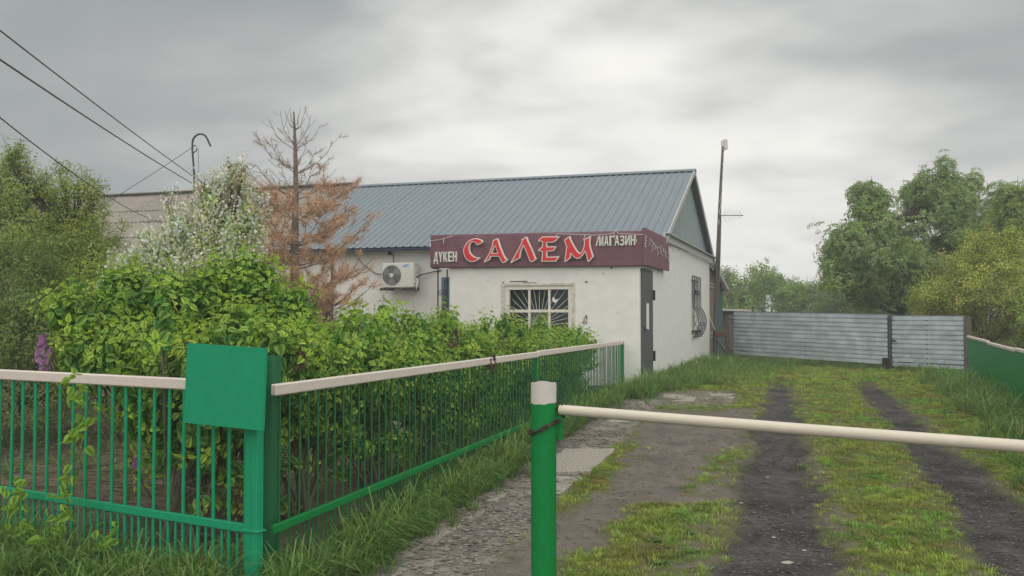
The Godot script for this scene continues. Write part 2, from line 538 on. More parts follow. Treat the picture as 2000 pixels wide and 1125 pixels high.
func twig(s: SurfaceTool, a: Vector3, b: Vector3, r: float, c: Color) -> void:
	s.set_color(c)
	var t := (b - a).normalized()
	var u := t.cross(Vector3(0.3, 0.1, 0.9)).normalized()
	var v := t.cross(u)
	var p := [u * r, (u * -0.5 + v * 0.87) * r, (u * -0.5 - v * 0.87) * r]
	for k in 3:
		var k2 := (k + 1) % 3
		quad(s, a + p[k], a + p[k2], b + p[k2] * 0.6, b + p[k] * 0.6)

func lilac_sprig(seed_: int, young: float, flowers := false) -> ArrayMesh:
	# a shoot with pairs of heart-shaped leaves; those at the tip are young and yellow green
	rng.seed = seed_
	var s := new_st()
	var H := 0.26
	twig(s, Vector3.ZERO, Vector3(0, H, 0), 0.003, Color(0.10, 0.10, 0.04))
	var pairs := 6
	for i in pairs:
		var t := float(i) / (pairs - 1)
		var a: float = i * PI * 0.5 + rf(-0.5, 0.5)
		var yel: float = clampf((t - 0.45) * 1.7 + young + rf(-0.25, 0.25), 0.0, 1.0)
		var c := Color(0.165, 0.375, 0.10).lerp(Color(0.43, 0.60, 0.095), yel)
		c = c * rf(0.85, 1.18)
		var L: float = lerpf(0.098, 0.05, t * t) * rf(0.8, 1.15)
		for k: float in [0.0, PI]:
			var dir := Vector3(cos(a + k), lerpf(-0.55, 0.8, t * t) + rf(-0.3, 0.2), sin(a + k))
			var o := Vector3(dir.x * 0.018, H * t, dir.z * 0.018)
			leaf(s, o, dir, Vector3.UP + Vector3(rf(-0.3, 0.3), 0, rf(-0.3, 0.3)), L, L * rf(0.62, 0.75), rf(0.03, 0.18), rf(0.3, 0.9), c)
	return done(s)

func lilac_leaf(seed_: int) -> ArrayMesh:
	rng.seed = seed_
	var s := new_st()
	leaf(s, Vector3.ZERO, Vector3(0, 1, 0), Vector3(0, 0, 1), 0.088, 0.06, rf(0.03, 0.15), rf(0.2, 0.6), Color(0.30, 0.50, 0.085))
	return done(s)

func panicle(seed_: int, c: Color, n: int) -> ArrayMesh:
	# a cone of small four-petalled flowers
	rng.seed = seed_
	var s := new_st()
	for i in n:
		var t := rng.randf()
		var a := rf(0, TAU)
		var r := 0.042 * (1.0 - t * 0.8) * rf(0.5, 1.0)
		var o := Vector3(cos(a) * r, t * 0.15, sin(a) * r)
		var nrm := Vector3(cos(a), 0.35, sin(a)).normalized()
		var u := nrm.cross(Vector3.UP).normalized()
		var v := nrm.cross(u)
		s.set_color(c * rf(0.6, 1.35))
		for k in 4:
			var d := u * cos(k * PI * 0.5 + a) + v * sin(k * PI * 0.5 + a)
			var e := u * cos(k * PI * 0.5 + a + 0.6) + v * sin(k * PI * 0.5 + a + 0.6)
			s.add_vertex(o); s.add_vertex(o + d * 0.009 + nrm * 0.003); s.add_vertex(o + e * 0.009 + nrm * 0.002)
	return done(s)

func leafy_clump(seed_: int, n: int, H: float, L: float, W: float, c1: Color, c2: Color, hang := 0.0) -> ArrayMesh:
	# a twig with small leaves all round
	rng.seed = seed_
	var s := new_st()
	twig(s, Vector3.ZERO, Vector3(0, H, 0), 0.004, Color(0.09, 0.08, 0.05))
	for i in n:
		var t := rng.randf()
		var a := i * 2.4 + rf(-0.4, 0.4)
		var dir := Vector3(cos(a), rf(-0.3, 0.9) - hang, sin(a))
		var o := Vector3(cos(a), 0, sin(a)) * (rf(0.0, H * 0.35)) + Vector3(0, H * t, 0)
		small_leaf(s, o, dir, Vector3.UP + Vector3(rf(-0.5, 0.5), 0, rf(-0.5, 0.5)), L * rf(0.7, 1.25), W * rf(0.8, 1.2), c1.lerp(c2, rng.randf()) * rf(0.85, 1.15))
	return done(s)

func pinnate_clump(seed_: int, c1: Color, c2: Color) -> ArrayMesh:
	# drooping compound leaves, as a box elder or an ash has them
	rng.seed = seed_
	var s := new_st()
	twig(s, Vector3.ZERO, Vector3(0, 0.3, 0), 0.004, Color(0.09, 0.08, 0.05))
	for i in 6:
		var a := i * 2.2 + rf(-0.3, 0.3)
		var o := Vector3(0, rf(0.03, 0.3), 0)
		var d := Vector3(cos(a), rf(-0.1, 0.5), sin(a)).normalized()
		var c := c1.lerp(c2, rng.randf())
		for k in 3:
			var p := o + d * (0.05 + 0.055 * k) - Vector3(0, 0.016 * k * k, 0)
			for sg: float in [-1.0, 1.0]:
				var sd := d.cross(Vector3.UP).normalized() * sg
				small_leaf(s, p, sd + d * 0.6 - Vector3(0, rf(0.2, 0.8), 0), Vector3.UP, 0.085 * rf(0.8, 1.2), 0.036, c * rf(0.85, 1.15))
		small_leaf(s, o + d * 0.17 - Vector3(0, 0.06, 0), d - Vector3(0, 0.5, 0), Vector3.UP, 0.1, 0.045, c)
	return done(s)

func blossom_clump(seed_: int) -> ArrayMesh:
	# an apple twig: tight white flowers with a few small leaves
	rng.seed = seed_
	var s := new_st()
	twig(s, Vector3.ZERO, Vector3(0, 0.26, 0), 0.004, Color(0.08, 0.06, 0.05))
	for i in 18:
		var a := i * 2.4
		var t := rng.randf()
		var o := Vector3(cos(a) * rf(0.0, 0.07), 0.28 * t, sin(a) * rf(0.0, 0.07))
		small_leaf(s, o, Vector3(cos(a), rf(-0.2, 0.9), sin(a)), Vector3.UP, 0.045 * rf(0.8, 1.3), 0.026, Color(0.31, 0.42, 0.11) * rf(0.75, 1.25))
	for i in 12:
		var a := rf(0, TAU)
		var t := rng.randf()
		var o := Vector3(cos(a) * rf(0.02, 0.09), 0.3 * t, sin(a) * rf(0.02, 0.09))
		var nrm := Vector3(cos(a), rf(-0.2, 0.9), sin(a)).normalized()
		var u := nrm.cross(Vector3(0.1, 1, 0.2)).normalized()
		var v := nrm.cross(u)
		s.set_color(Color(0.84, 0.83, 0.76) * rf(0.88, 1.02))
		var r := rf(0.019, 0.027)
		for k in 5:
			var d := u * cos(k * TAU / 5) + v * sin(k * TAU / 5)
			var e := u * cos((k + 0.8) * TAU / 5) + v * sin((k + 0.8) * TAU / 5)
			s.add_vertex(o); s.add_vertex(o + d * r + nrm * r * 0.35); s.add_vertex(o + e * r + nrm * r * 0.35)
	return done(s)

func needle_clump(seed_: int, n: int, L: float, c: Color) -> ArrayMesh:
	rng.seed = seed_
	var s := new_st()
	twig(s, Vector3.ZERO, Vector3(0, 0.16, 0), 0.004, Color(0.14, 0.09, 0.06))
	for i in n:
		var t := rng.randf()
		var a := rf(0, TAU)
		var o := Vector3(0, 0.16 * t, 0)
		var d := Vector3(cos(a), rf(-0.25, 1.0), sin(a)).normalized() * L * rf(0.6, 1.1)
		var w := d.cross(Vector3(rf(-1, 1), rf(-1, 1), rf(-1, 1))).normalized() * 0.0028
		s.set_color(c * rf(0.65, 1.35))
		var tip := o + d - Vector3(0, L * 0.15 * rng.randf(), 0)
		s.add_vertex(o - w); s.add_vertex(o + w); s.add_vertex(tip)
	return done(s)

func tuft(seed_: int, n: int, H: float, W: float, bend: float, spread: float, c1: Color, c2: Color) -> ArrayMesh:
	# grass blades that rise from one spot and arch over
	rng.seed = seed_
	var s := new_st()
	for i in n:
		var a := rf(0, TAU)
		var d := Vector3(cos(a), 0, sin(a))
		var o := d * rf(0.0, spread)
		var h := H * rf(0.45, 1.1)
		var b := bend * rf(0.3, 1.3)
		var sd := Vector3(-d.z, 0, d.x) * W * rf(0.7, 1.2)
		var p1 := o + Vector3(0, h * 0.45, 0) + d * h * b * 0.16
		var p2 := o + Vector3(0, h * 0.8, 0) + d * h * b * 0.5
		var p3 := o + Vector3(0, h * (1.0 - 0.25 * b), 0) + d * h * b * 0.95
		var c := c1.lerp(c2, rng.randf()) * rf(0.85, 1.15)
		s.set_color(c)
		quad(s, o - sd * 0.5, o + sd * 0.5, p1 + sd * 0.5, p1 - sd * 0.5)
		quad(s, p1 - sd * 0.5, p1 + sd * 0.5, p2 + sd * 0.35, p2 - sd * 0.35)
		s.add_vertex(p2 - sd * 0.35); s.add_vertex(p3); s.add_vertex(p2 + sd * 0.35)
	return done(s)

func rosette(seed_: int, n: int, L: float, W: float, c: Color, rise: float) -> ArrayMesh:
	rng.seed = seed_
	var s := new_st()
	for i in n:
		var a := i * 2.4 + rf(-0.3, 0.3)
		leaf(s, Vector3(0, 0.004, 0), Vector3(cos(a), rise * rf(0.3, 1.2), sin(a)), Vector3.UP, L * rf(0.6, 1.1), W, 0.25, rf(0.2, 0.7), c * rf(0.8, 1.25), 0.55)
	return done(s)

func pebble(seed_: int) -> ArrayMesh:
	rng.seed = seed_
	var s := new_st()
	var ring := []
	for k in 6:
		var a := k * TAU / 6
		ring.append(Vector3(cos(a) * rf(0.75, 1.1), rf(-0.15, 0.2), sin(a) * rf(0.65, 1.0)))
	var top := Vector3(rf(-0.2, 0.2), rf(0.4, 0.65), rf(-0.2, 0.2))
	var low := Vector3(0, -0.5, 0)
	s.set_color(Color.WHITE)
	for k in 6:
		var k2 := (k + 1) % 6
		s.add_vertex(ring[k]); s.add_vertex(ring[k2]); s.add_vertex(top)
		s.add_vertex(ring[k]); s.add_vertex(low); s.add_vertex(ring[k2])
	return done(s)

func stick(seed_: int) -> ArrayMesh:
	rng.seed = seed_
	var s := new_st()
	var p := Vector3(-0.5, 0, 0)
	for k in 3:
		var q := p + Vector3(0.33, rf(-0.02, 0.05), rf(-0.12, 0.12))
		twig(s, p, q, 0.018, Color.WHITE)
		p = q
	return done(s)

func lumpy(dir: Vector3, seed_: float) -> float:
	return 0.86 + 0.34 * nz.get_noise_3d(dir.x * 1.6 + seed_, dir.y * 1.6, dir.z * 1.6 + seed_ * 0.7) + 0.2 * nz.get_noise_3d(dir.x * 4.0, dir.y * 4.0 + seed_, dir.z * 4.0)

func curve_pts(a: Vector3, b: Vector3, sag: Vector3, n: int) -> Array:
	var out := []
	for i in n + 1:
		var t := float(i) / n
		out.append(a.lerp(b, t) + sag * (4.0 * t * (1.0 - t)))
	return out

func plant(o: Node3D, trunk: Array, r0: float, r1: float, lobes: Array, meshes: Array, m: Material, bark: Material, tint: Color, size: float, seed_: int, opt := {}) -> void:
	# trunk: points from the foot; lobes: [centre, radii, copies] in the plant's own axes
	rng.seed = seed_
	var shell: float = opt.get("shell", 0.5)
	var up_bias: float = opt.get("up", 0.5)
	if trunk.size() > 1:
		var s := new_st()
		var rr := []
		for i in trunk.size():
			rr.append(lerpf(r0, r1, float(i) / (trunk.size() - 1)))
		tube(s, trunk, rr, 8)
		put("trunk", s, bark, o)
	var bufs := []
	for k in meshes.size():
		bufs.append(PackedFloat32Array())
	var clip: bool = opt.get("clip", false)
	var subs: int = opt.get("sub", 0)
	for lb: Array in lobes:
		var c: Vector3 = lb[0]
		var r: Vector3 = lb[1]
		var limb := new_st()
		# the limb leaves the trunk below the lobe
		var from: Vector3 = trunk[0] + Vector3(rf(-0.1, 0.1), 0, rf(-0.1, 0.1)) if trunk.size() == 1 else trunk[0]
		if trunk.size() > 1:
			var best := 1e9
			for q in range(1, trunk.size()):
				for e in 5:
					var p: Vector3 = trunk[q - 1].lerp(trunk[q], e / 4.0)
					var low: float = c.y - r.y * 0.3 - 0.25 * Vector2(p.x - c.x, p.z - c.z).length()
					var dist: float = absf(p.y - low) + 0.3 * p.distance_to(c)
					if dist < best:
						best = dist
						from = p
		var lr: float = opt.get("limb", 0.03)
		var start := curve_pts(from, c, Vector3(0, -0.08 * from.distance_to(c), 0), 5)
		if not clip or (in_garden(c + o.position) and in_garden(from + o.position)): tube(limb, start, [lr, lr * 0.9, lr * 0.8, lr * 0.65, lr * 0.5, lr * 0.35], 5, false)
		var ph := rf(0, 50)
		for b in opt.get("branches", 9):
			var dir := Vector3(rf(-1, 1), rf(-0.6, 1), rf(-1, 1)).normalized()
			var tip := c + dir * r * lumpy(dir, ph) * 0.92
			var bp: Vector3 = start[2 + b % 4]
			if clip and not (in_garden(tip + o.position) and in_garden(bp + o.position)): continue
			tube(limb, curve_pts(bp, tip, Vector3(0, rf(-0.08, 0.1) * bp.distance_to(tip), 0), 3), [lr * 0.35, lr * 0.28, lr * 0.18, lr * 0.08], 4, false)
		put(opt.get("limb_name", "limb"), limb, bark, o)
		# the crown breaks up into tufts that sit on the shell of the lobe
		var small := []
		if subs > 0 and lb[2] > 60:
			for q in subs:
				var dir := Vector3(rf(-1, 1), rf(-0.8, 1), rf(-1, 1)).normalized()
				var f := rf(0.28, 0.5) * float(opt.get("fine", 1.0))
				var tall: float = opt.get("tall", 1.0)
				small.append([c + dir * r * lumpy(dir, ph) * rf(0.55, 0.95), r * f * Vector3(1, tall, 1), rf(0.8, 1.2)])
		for i in int(lb[2]):
			var cc := c
			var r2 := r
			var tone := 1.0
			if small.size() > 0 and i % 8 != 0:
				var sm: Array = small[i % small.size()]
				cc = sm[0]
				r2 = sm[1]
				tone = sm[2]
			var dir := Vector3(rf(-1, 1), rf(-1, 1), rf(-1, 1))
			while dir.length_squared() > 1.0 or dir.length_squared() < 0.01:
				dir = Vector3(rf(-1, 1), rf(-1, 1), rf(-1, 1))
			dir = dir.normalized()
			var t: float = lerpf(shell, 1.0, sqrt(rng.randf())) * lumpy(dir, ph)
			var p := cc + dir * r2 * t
			if p.y < opt.get("floor", -9.0):
				continue
			if clip and not in_garden(p + o.position):
				continue
			var y := dir + Vector3.UP * up_bias + Vector3(rf(-0.7, 0.7), rf(-0.5, 0.5), rf(-0.7, 0.7))
			var sc := size * rf(0.7, 1.25)
			var g := rf(0.85, 1.15) * tone
			add_copy(bufs[i % meshes.size()], facing(y, rf(0, TAU)).scaled(Vector3.ONE * sc), p, Color(tint.r * g * rf(0.88, 1.12), tint.g * g, tint.b * g * rf(0.8, 1.2)))
	for k in meshes.size():
		copies(opt.get("crown_name", "crown"), meshes[k], m, bufs[k], o)

func build_pine() -> void:
	var base := Vector3(-3.91, 0.3, -17.0)
	base.y = gy(base.x, base.z) - 0.05
	var o := thing("dead_pine_tree", "dead young pine with rust brown needles and bare top in front of the wall", "pine tree", base)
	rng.seed = 77
	var s := new_st()
	var top := Vector3(-0.03, 5.05, 0)
	var tr := [Vector3.ZERO, Vector3(0.02, 1.2, 0.02), Vector3(0.0, 2.6, 0), Vector3(0.02, 3.6, 0.01), Vector3(0.0, 4.4, 0), top]
	tube(s, tr, [0.105, 0.09, 0.075, 0.05, 0.034, 0.012], 9)
	put("trunk", s, M.pine_bark, o)
	var rusty := [needle_clump(5, 44, 0.12, Color(0.64, 0.40, 0.25)), needle_clump(6, 40, 0.105, Color(0.56, 0.37, 0.25))]
	var gray := [needle_clump(7, 26, 0.09, Color(0.46, 0.36, 0.28))]
	var b1 := [PackedFloat32Array(), PackedFloat32Array()]
	var b2 := PackedFloat32Array()
	var whorls := [[0.55, 0.75, 6], [0.95, 1.0, 6], [1.35, 1.2, 7], [1.8, 1.25, 7], [2.2, 1.25, 7], [2.62, 1.2, 7], [3.05, 1.12, 6], [3.5, 0.78, 6], [3.95, 0.74, 6], [4.4, 0.62, 6], [4.76, 0.24, 8]]
	for wi in whorls.size():
		var w: Array = whorls[wi]
		var off := rf(0, TAU)
		for k in int(w[2]):
			var a: float = off + k * TAU / w[2] + rf(-0.3, 0.3)
			var L: float = w[1] * rf(0.75, 1.15)
			var dir := Vector3(cos(a), 0, sin(a))
			var h: float = w[0] + rf(-0.06, 0.06)
			var rise: float = lerpf(0.15, 0.75, clampf((h - 1.0) / 3.4, 0.0, 1.0))
			if wi == whorls.size() - 1: rise = rf(0.9, 2.0)
			var pts := []
			for i in 6:
				var t := i / 5.0
				pts.append(Vector3(0, h, 0) + dir * L * t * (1.0 - 0.15 * t) + Vector3(0, L * rise * (0.55 * t + 0.6 * t * t * t), 0) + Vector3(rf(-0.02, 0.02), 0, rf(-0.02, 0.02)))
			var limb := new_st()
			var r0: float = lerpf(0.021, 0.007, clampf(h / 4.5, 0.0, 1.0))
			tube(limb, pts, [r0, r0 * 0.85, r0 * 0.7, r0 * 0.55, r0 * 0.45, r0 * 0.42], 5)
			var dense: bool = h < 3.2
			var nside := 7 if dense else 5
			var tips := [[pts[5], (pts[5] - pts[4]).normalized()]]
			if wi < whorls.size() - 1:
				for j in nside:
					var q: Vector3 = pts[1 + (j * 4) / nside].lerp(pts[2 + (j * 4) / nside], rng.randf())
					var sg := -1.0 if j % 2 == 0 else 1.0
					var sd := dir.rotated(Vector3.UP, sg * rf(0.5, 1.1))
					var l2: float = L * rf(0.22, 0.5)
					var e := q + sd * l2 + Vector3(0, l2 * rf(0.3, 1.0), 0)
					var mid := q.lerp(e, 0.5) - Vector3(0, l2 * 0.1, 0)
					tube(limb, [q, mid, e], [r0 * 0.45, r0 * 0.38, r0 * 0.32], 4)
					tips.append([e, (e - mid).normalized()])
					tips.append([mid, (e - q).normalized()])
			put("branch", limb, M.pine_bark, o)
			for tp: Array in tips:
				if dense:
					for z in 3:
						if rng.randf() < 0.85:
							var i2 := rng.randi() % 2
							add_copy(b1[i2], facing(tp[1] + Vector3(rf(-0.6, 0.6), rf(-0.4, 0.4), rf(-0.6, 0.6)), rf(0, TAU)).scaled(Vector3.ONE * rf(0.75, 1.25)), tp[0] - tp[1] * rf(0.0, 0.16) + Vector3(rf(-0.05, 0.05), rf(-0.05, 0.03), rf(-0.05, 0.05)), Color(1, 1, 1) * rf(0.8, 1.2))
				elif wi < whorls.size() - 2:
					if rng.randf() < 0.62:
						add_copy(b2, facing(tp[1] + Vector3(rf(-0.6, 0.6), rf(-0.6, 0.3), rf(-0.6, 0.6)), rf(0, TAU)).scaled(Vector3.ONE * rf(0.8, 1.4)), tp[0] - tp[1] * rf(0.03, 0.2), Color(1, 1, 1) * rf(0.8, 1.2))
				elif rng.randf() < 0.2:
					add_copy(b2, facing(tp[1], rf(0, TAU)).scaled(Vector3.ONE * rf(0.6, 0.9)), tp[0] - tp[1] * 0.14, Color.WHITE)
	for i in 2:
		tag(copies("needles", rusty[i], M.needle, b1[i], o), "rust brown dead needles")
	tag(copies("needles", gray[0], M.needle, b2, o), "sparse grey brown needles of the bare top")

func in_garden(p: Vector3) -> bool:
	# foliage keeps behind the fences and only leans over above the rail
	var a := (p.x + 1.47) * -0.46 + (p.z + 5.55) * 0.888
	var b := (p.x + 1.47) * 0.96 + (p.z + 5.55) * 0.28
	return maxf(a, b) < (-0.13 if p.y < 1.2 else -0.02)

func lilac(label: String, base: Vector3, lobes: Array, seed_: int, young: float, n_leaf: int, group := "lilac bushes behind the picket fence") -> Node3D:
	base.y = gy(base.x, base.z) - 0.03
	var o := thing("lilac_bush", label, "bush", base, 0.0, group)
	var local := []
	for lb: Array in lobes:
		local.append([lb[0] - base, lb[1], int(lb[2] * 1.25)])
	plant(o, [Vector3.ZERO], 0.02, 0.01, local, [T.sprig1, T.sprig2, T.sprig3] if young < 0.5 else [T.sprig2, T.sprig3, T.sprig2], M.leaf, M.pale_stem, Color(1, 1, 1), 0.8, seed_, {"limb": 0.016, "branches": 12, "limb_name": "stem", "crown_name": "foliage", "shell": 0.62, "up": 0.7, "floor": 0.05, "clip": true})
	# the leaves that show largest, one by one
	rng.seed = seed_ + 5
	for i in n_leaf:
		var lb: Array = local[rng.randi() % local.size()]
		var dir := Vector3(rf(-1, 1), rf(-0.5, 1), rf(-0.2, 1)).normalized()
		var p: Vector3 = lb[0] + dir * lb[1] * lumpy(dir, 3.0) * rf(0.98, 1.08)
		if p.y < 0.2 or not in_garden(p + o.position + Vector3(0, 0.04, 0)): continue
		var b := facing(Vector3(rf(-1, 1), rf(-1.2, 0.2), rf(-0.3, 1)), rf(0, TAU)).scaled(Vector3.ONE * rf(0.55, 0.95))
		part("leaf", T.leafs[i % 4], M.leaf, o, Transform3D(b, p))
	return o

func flower(o: Node3D, at: Vector3, kind: int, sc: float, tilt := Vector3(0.1, 1, 0.2)) -> void:
	var f := part("flower_cluster", T.panicles[kind], M.petal, o, Transform3D(facing(tilt, 1.0).scaled(Vector3(sc * 1.35, sc, sc * 1.35)), at - o.position))
	f.set_meta("label", "open violet lilac blossom" if kind == 0 else "dark purple lilac buds")

# ------------------------------------------------------------------ the shop
func build_shop() -> void:
	var o := thing("shop_building", "white plastered shop with grey blue ribbed metal roof and porch", "building", HOUSE, -TURN)
	var X := Vector3.RIGHT
	var Z := Vector3.BACK
	# walls; the porch juts out from the house, both end on the same side plane
	var s := new_st()
	wall(s, Vector3(-3.8, -0.3, 0), X, Z, 0.3, 3.8, 3.08, [Rect2(1.16, 1.02, 1.35, 1.17)])
	var w := put("porch_wall", s, M.plaster, o)
	# worn spots on the porch plaster: a gouge over the window, a bared patch and a few nail holes
	for q: Array in [[-2.54, 1.965, 0.36, 0.022], [-2.28, 1.945, 0.28, 0.012], [-2.69, 1.905, 0.035, 0.07], [-1.04, 1.93, 0.05, 0.04], [-3.0, 1.98, 0.02, 0.02], [-0.7, 2.1, 0.025, 0.02], [-0.42, 1.35, 0.015, 0.02], [-0.55, 2.2, 0.05, 0.035]]:
		var g := new_st()
		bx(g, Vector3(q[0], q[1], -0.01), Vector3(q[0] + q[2], q[1] + q[3], 0.004))
		put("chipped_plaster", g, M.clay_wall if q[2] < 0.3 else M.old_wood, w)
	s = new_st()
	wall(s, Vector3(0, -0.3, -0.302), Vector3.FORWARD, X, 0.3, 10.99, 3.2, [Rect2(0.0, 0.3, 0.92, 2.22), Rect2(6.95, 1.2, 1.5, 1.35)])
	put("side_wall", s, M.plaster, o)
	s = new_st()
	wall(s, Vector3(-3.8, -0.3, -0.302), Vector3.FORWARD, -X, 0.28, 2.54, 3.08)
	put("porch_wall", s, M.plaster, o)
	s = new_st()
	wall(s, Vector3(-9.75, -0.3, -2.85), X, Z, 0.3, 9.44, 3.2)
	put("front_wall", s, M.plaster, o)
	s = new_st()
	wall(s, Vector3(-9.75, -0.3, -11.3), X, -Z, 0.3, 9.44, 3.2)
	wall(s, Vector3(-9.75, -0.3, -3.16), Vector3.FORWARD, -X, 0.3, 7.83, 3.2)
	put("back_wall", s, M.plaster, o)
	s = new_st()
	bx(s, Vector3(-3.78, 2.785, -2.83), Vector3(-0.02, 2.86, -0.02))
	put("porch_roof", s, M.roof_edge, o)
	s = new_st()
	bx(s, Vector3(-3.5, 0.02, -2.8), Vector3(-0.32, 0.06, -0.32))
	put("porch_floor", s, M.floor_gray, o)
	# the roof in sheets with raised ribs
	var eave := Vector2(-2.43, 2.89)
	var ridge := Vector2(-7.2, 5.06)
	var roof := Node3D.new()
	roof.name = "roof"
	o.add_child(roof, true)
	var sl := (ridge - eave)
	var L := sl.length()
	var up := Vector3(0, sl.y, sl.x) / L
	var out := Vector3(0, -sl.x, sl.y) / L
	var prof := []
	for k in 6:
		var h := k * 0.19
		prof.append_array([[h, 0.0], [h + 0.135, 0.0], [h + 0.145, 0.022], [h + 0.18, 0.022]])
	prof.append([1.14, 0.0])
	var n := 9
	var pitch := 9.87 / n
	for side in 2:
		s = new_st()
		var u2 := up if side == 0 else Vector3(0, up.y, -up.z)
		var o2 := out if side == 0 else Vector3(0, out.y, -out.z)
		rng.seed = 40
		sheet(s, prof, u2, X * (pitch / 1.14), o2, Vector3.ZERO, L, 6, 0.006)
		var mesh := done(s)
		for k in n:
			var e := eave if side == 0 else Vector2(2.0 * ridge.x - eave.x, eave.y)
			part("roof_sheet", mesh, M.roof, roof, Transform3D(Basis(Vector3(0, 1, 0), 0.0), Vector3(-9.75 + k * pitch, e.y + 0.0025 * (k % 2), e.x)))
	s = new_st()
	for sg: float in [-1.0, 1.0]:
		beam(s, Vector3(-9.75, ridge.y + 0.01, ridge.x + sg * 0.07), Vector3(0.14, ridge.y + 0.01, ridge.x + sg * 0.07), 0.17, 0.012, 0.0, Vector3(0, up.z * -1.0 if sg > 0 else up.z * -1.0, sg * up.y))
	put("ridge_cap", s, M.roof_edge, roof)
	# closing layer under the sheets, rakes, gable and soffits
	s = new_st()
	for side in 2:
		var e := eave if side == 0 else Vector2(2.0 * ridge.x - eave.x, eave.y)
		var a := Vector3(-9.7, e.y - 0.05, e.x)
		var b := Vector3(-9.7, ridge.y - 0.05, ridge.x)
		quad(s, a, a + X * 9.78, b + X * 9.78, b)
	put("soffit", s, M.soffit, o)
	s = new_st()
	for side in 2:
		var e := eave if side == 0 else Vector2(2.0 * ridge.x - eave.x, eave.y)
		beam(s, Vector3(0.105, e.y - 0.03, e.x), Vector3(0.105, ridge.y - 0.03, ridge.x), 0.03, 0.13, 0.003)
	put("rake_board", s, M.trim, o)
	s = new_st()
	var gp := []
	var span := 9.1
	var k2 := 0
	while k2 * 0.1 < span:
		var z := -2.66 - k2 * 0.1
		var hgt: float = 2.98 + 2.02 * (1.0 - absf(z + 7.2) / 4.55)
		gp.append([z, hgt, -0.08 + (0.02 if k2 % 2 == 0 else 0.0)])
		k2 += 1
	for i in gp.size() - 1:
		var a: Array = gp[i]
		var b: Array = gp[i + 1]
		quad(s, Vector3(a[2], 2.9, a[0]), Vector3(a[2], 2.9, b[0]), Vector3(a[2], maxf(2.9, b[1]), b[0]), Vector3(a[2], maxf(2.9, a[1]), a[0]))
		quad(s, Vector3(a[2], 2.9, b[0]), Vector3(b[2], 2.9, b[0]), Vector3(b[2], maxf(2.9, b[1]), b[0]), Vector3(a[2], maxf(2.9, b[1]), b[0]))
	tag(put("gable_sheet", s, M.gable, o), "pale grey blue ribbed gable sheet")
	s = new_st()
	beam(s, Vector3(0.06, 2.97, -2.5), Vector3(0.06, 2.97, -12.0), 0.06, 0.16, 0.004)
	beam(s, Vector3(0.1, 3.06, -2.5), Vector3(0.1, 3.06, -12.0), 0.14, 0.02)
	put("gable_board", s, M.trim, o)
	s = new_st()
	beam(s, Vector3(-9.75, 2.84, -2.5), Vector3(-3.8, 2.84, -2.5), 0.04, 0.07)
	bx(s, Vector3(-9.75, 2.902, -11.3), Vector3(-0.1, 2.93, -2.55))
	put("eave_board", s, M.soffit, o)
	# porch window with six panes and a sunray grille
	var win := Node3D.new()
	win.name = "window"
	o.add_child(win, true)
	s = new_st()
	var x0 := -2.64
	var x1 := -1.29
	var y0 := 0.72
	var y1 := 1.89
	for q: Array in [[x0, y1 - 0.075, x1, y1], [x0, y0, x1, y0 + 0.08]]:
		bx(s, Vector3(q[0], q[1], -0.09), Vector3(q[2], q[3], -0.012), 0.006)
	for q: Array in [[x0, x0 + 0.085], [x1 - 0.085, x1]]:
		bx(s, Vector3(q[0], y0 + 0.081, -0.088), Vector3(q[1], y1 - 0.076, -0.014), 0.006)
	put("window_frame", s, M.wood_white, win)
	s = new_st()
	for x: float in [-2.155, -1.755]:
		bx(s, Vector3(x - 0.022, y0 + 0.081, -0.075), Vector3(x + 0.022, y1 - 0.076, -0.03), 0.004)
	bx(s, Vector3(x0 + 0.086, 1.375, -0.07), Vector3(x1 - 0.086, 1.43, -0.026), 0.004)
	put("muntin", s, M.wood_white, win)
	s = new_st()
	for q: Array in [[x0 - 0.07, y0 - 0.06, x0 - 0.002, y1 + 0.05], [x1 + 0.002, y0 - 0.06, x1 + 0.06, y1 + 0.05], [x0 - 0.001, y1 + 0.002, x1 + 0.001, y1 + 0.05]]:
		bx(s, Vector3(q[0], q[1], 0.002), Vector3(q[2], q[3], 0.016), 0.004)
	put("casing", s, M.casing_paint, win)
	for ix in 3:
		for iy in 2:
			s = new_st()
			var px: float = [-2.555, -2.133, -1.733][ix]
			var py: float = [0.8, 1.43][iy]
			bx(s, Vector3(px, py, -0.058), Vector3(px + [0.378, 0.356, 0.358][ix], py + [0.575, 0.385][iy], -0.054))
			put("pane", s, M.pane, win)
	s = new_st()
	var hub := Vector3(-1.98, 1.13, -0.13)
	for k in 19:
		var a := deg_to_rad(4.0 + k * 9.55)
		var d := Vector3(cos(a), sin(a), 0)
		var reach := 1.4
		if absf(d.x) > 0.001: reach = minf(reach, (0.64 if d.x > 0 else 0.6) / absf(d.x))
		if d.y > 0.001: reach = minf(reach, 0.68 / d.y)
		tube(s, [hub + d * 0.1, hub + d * reach], [0.0065], 5)
	var arc := []
	for k in 13:
		arc.append(hub + Vector3(cos(k * PI / 12), sin(k * PI / 12), 0) * 0.1)
	tube(s, arc, [0.008], 5)
	tag(put("sunray_grille", s, M.iron_white, win), "white iron bars fanning out behind the glass")
	s = new_st()
	prism(s, PackedVector2Array([Vector2(-1.7, 1.62), Vector2(-1.685, 1.68), Vector2(-1.655, 1.655), Vector2(-1.645, 1.62), Vector2(-1.59, 1.635), Vector2(-1.575, 1.66), Vector2(-1.6, 1.6), Vector2(-1.635, 1.55), Vector2(-1.66, 1.57), Vector2(-1.69, 1.59)]), -0.052, -0.049)
	tag(put("sticker", s, M.paper, win), "white butterfly shaped sticker on the glass")
	s = new_st()
	bx(s, Vector3(-2.62, 0.7, -0.5), Vector3(-1.3, 1.9, -0.48))
	put("curtain", s, M.curtain, win)
	# the door in the side of the porch
	var door := Node3D.new()
	door.name = "door"
	o.add_child(door, true)
	s = new_st()
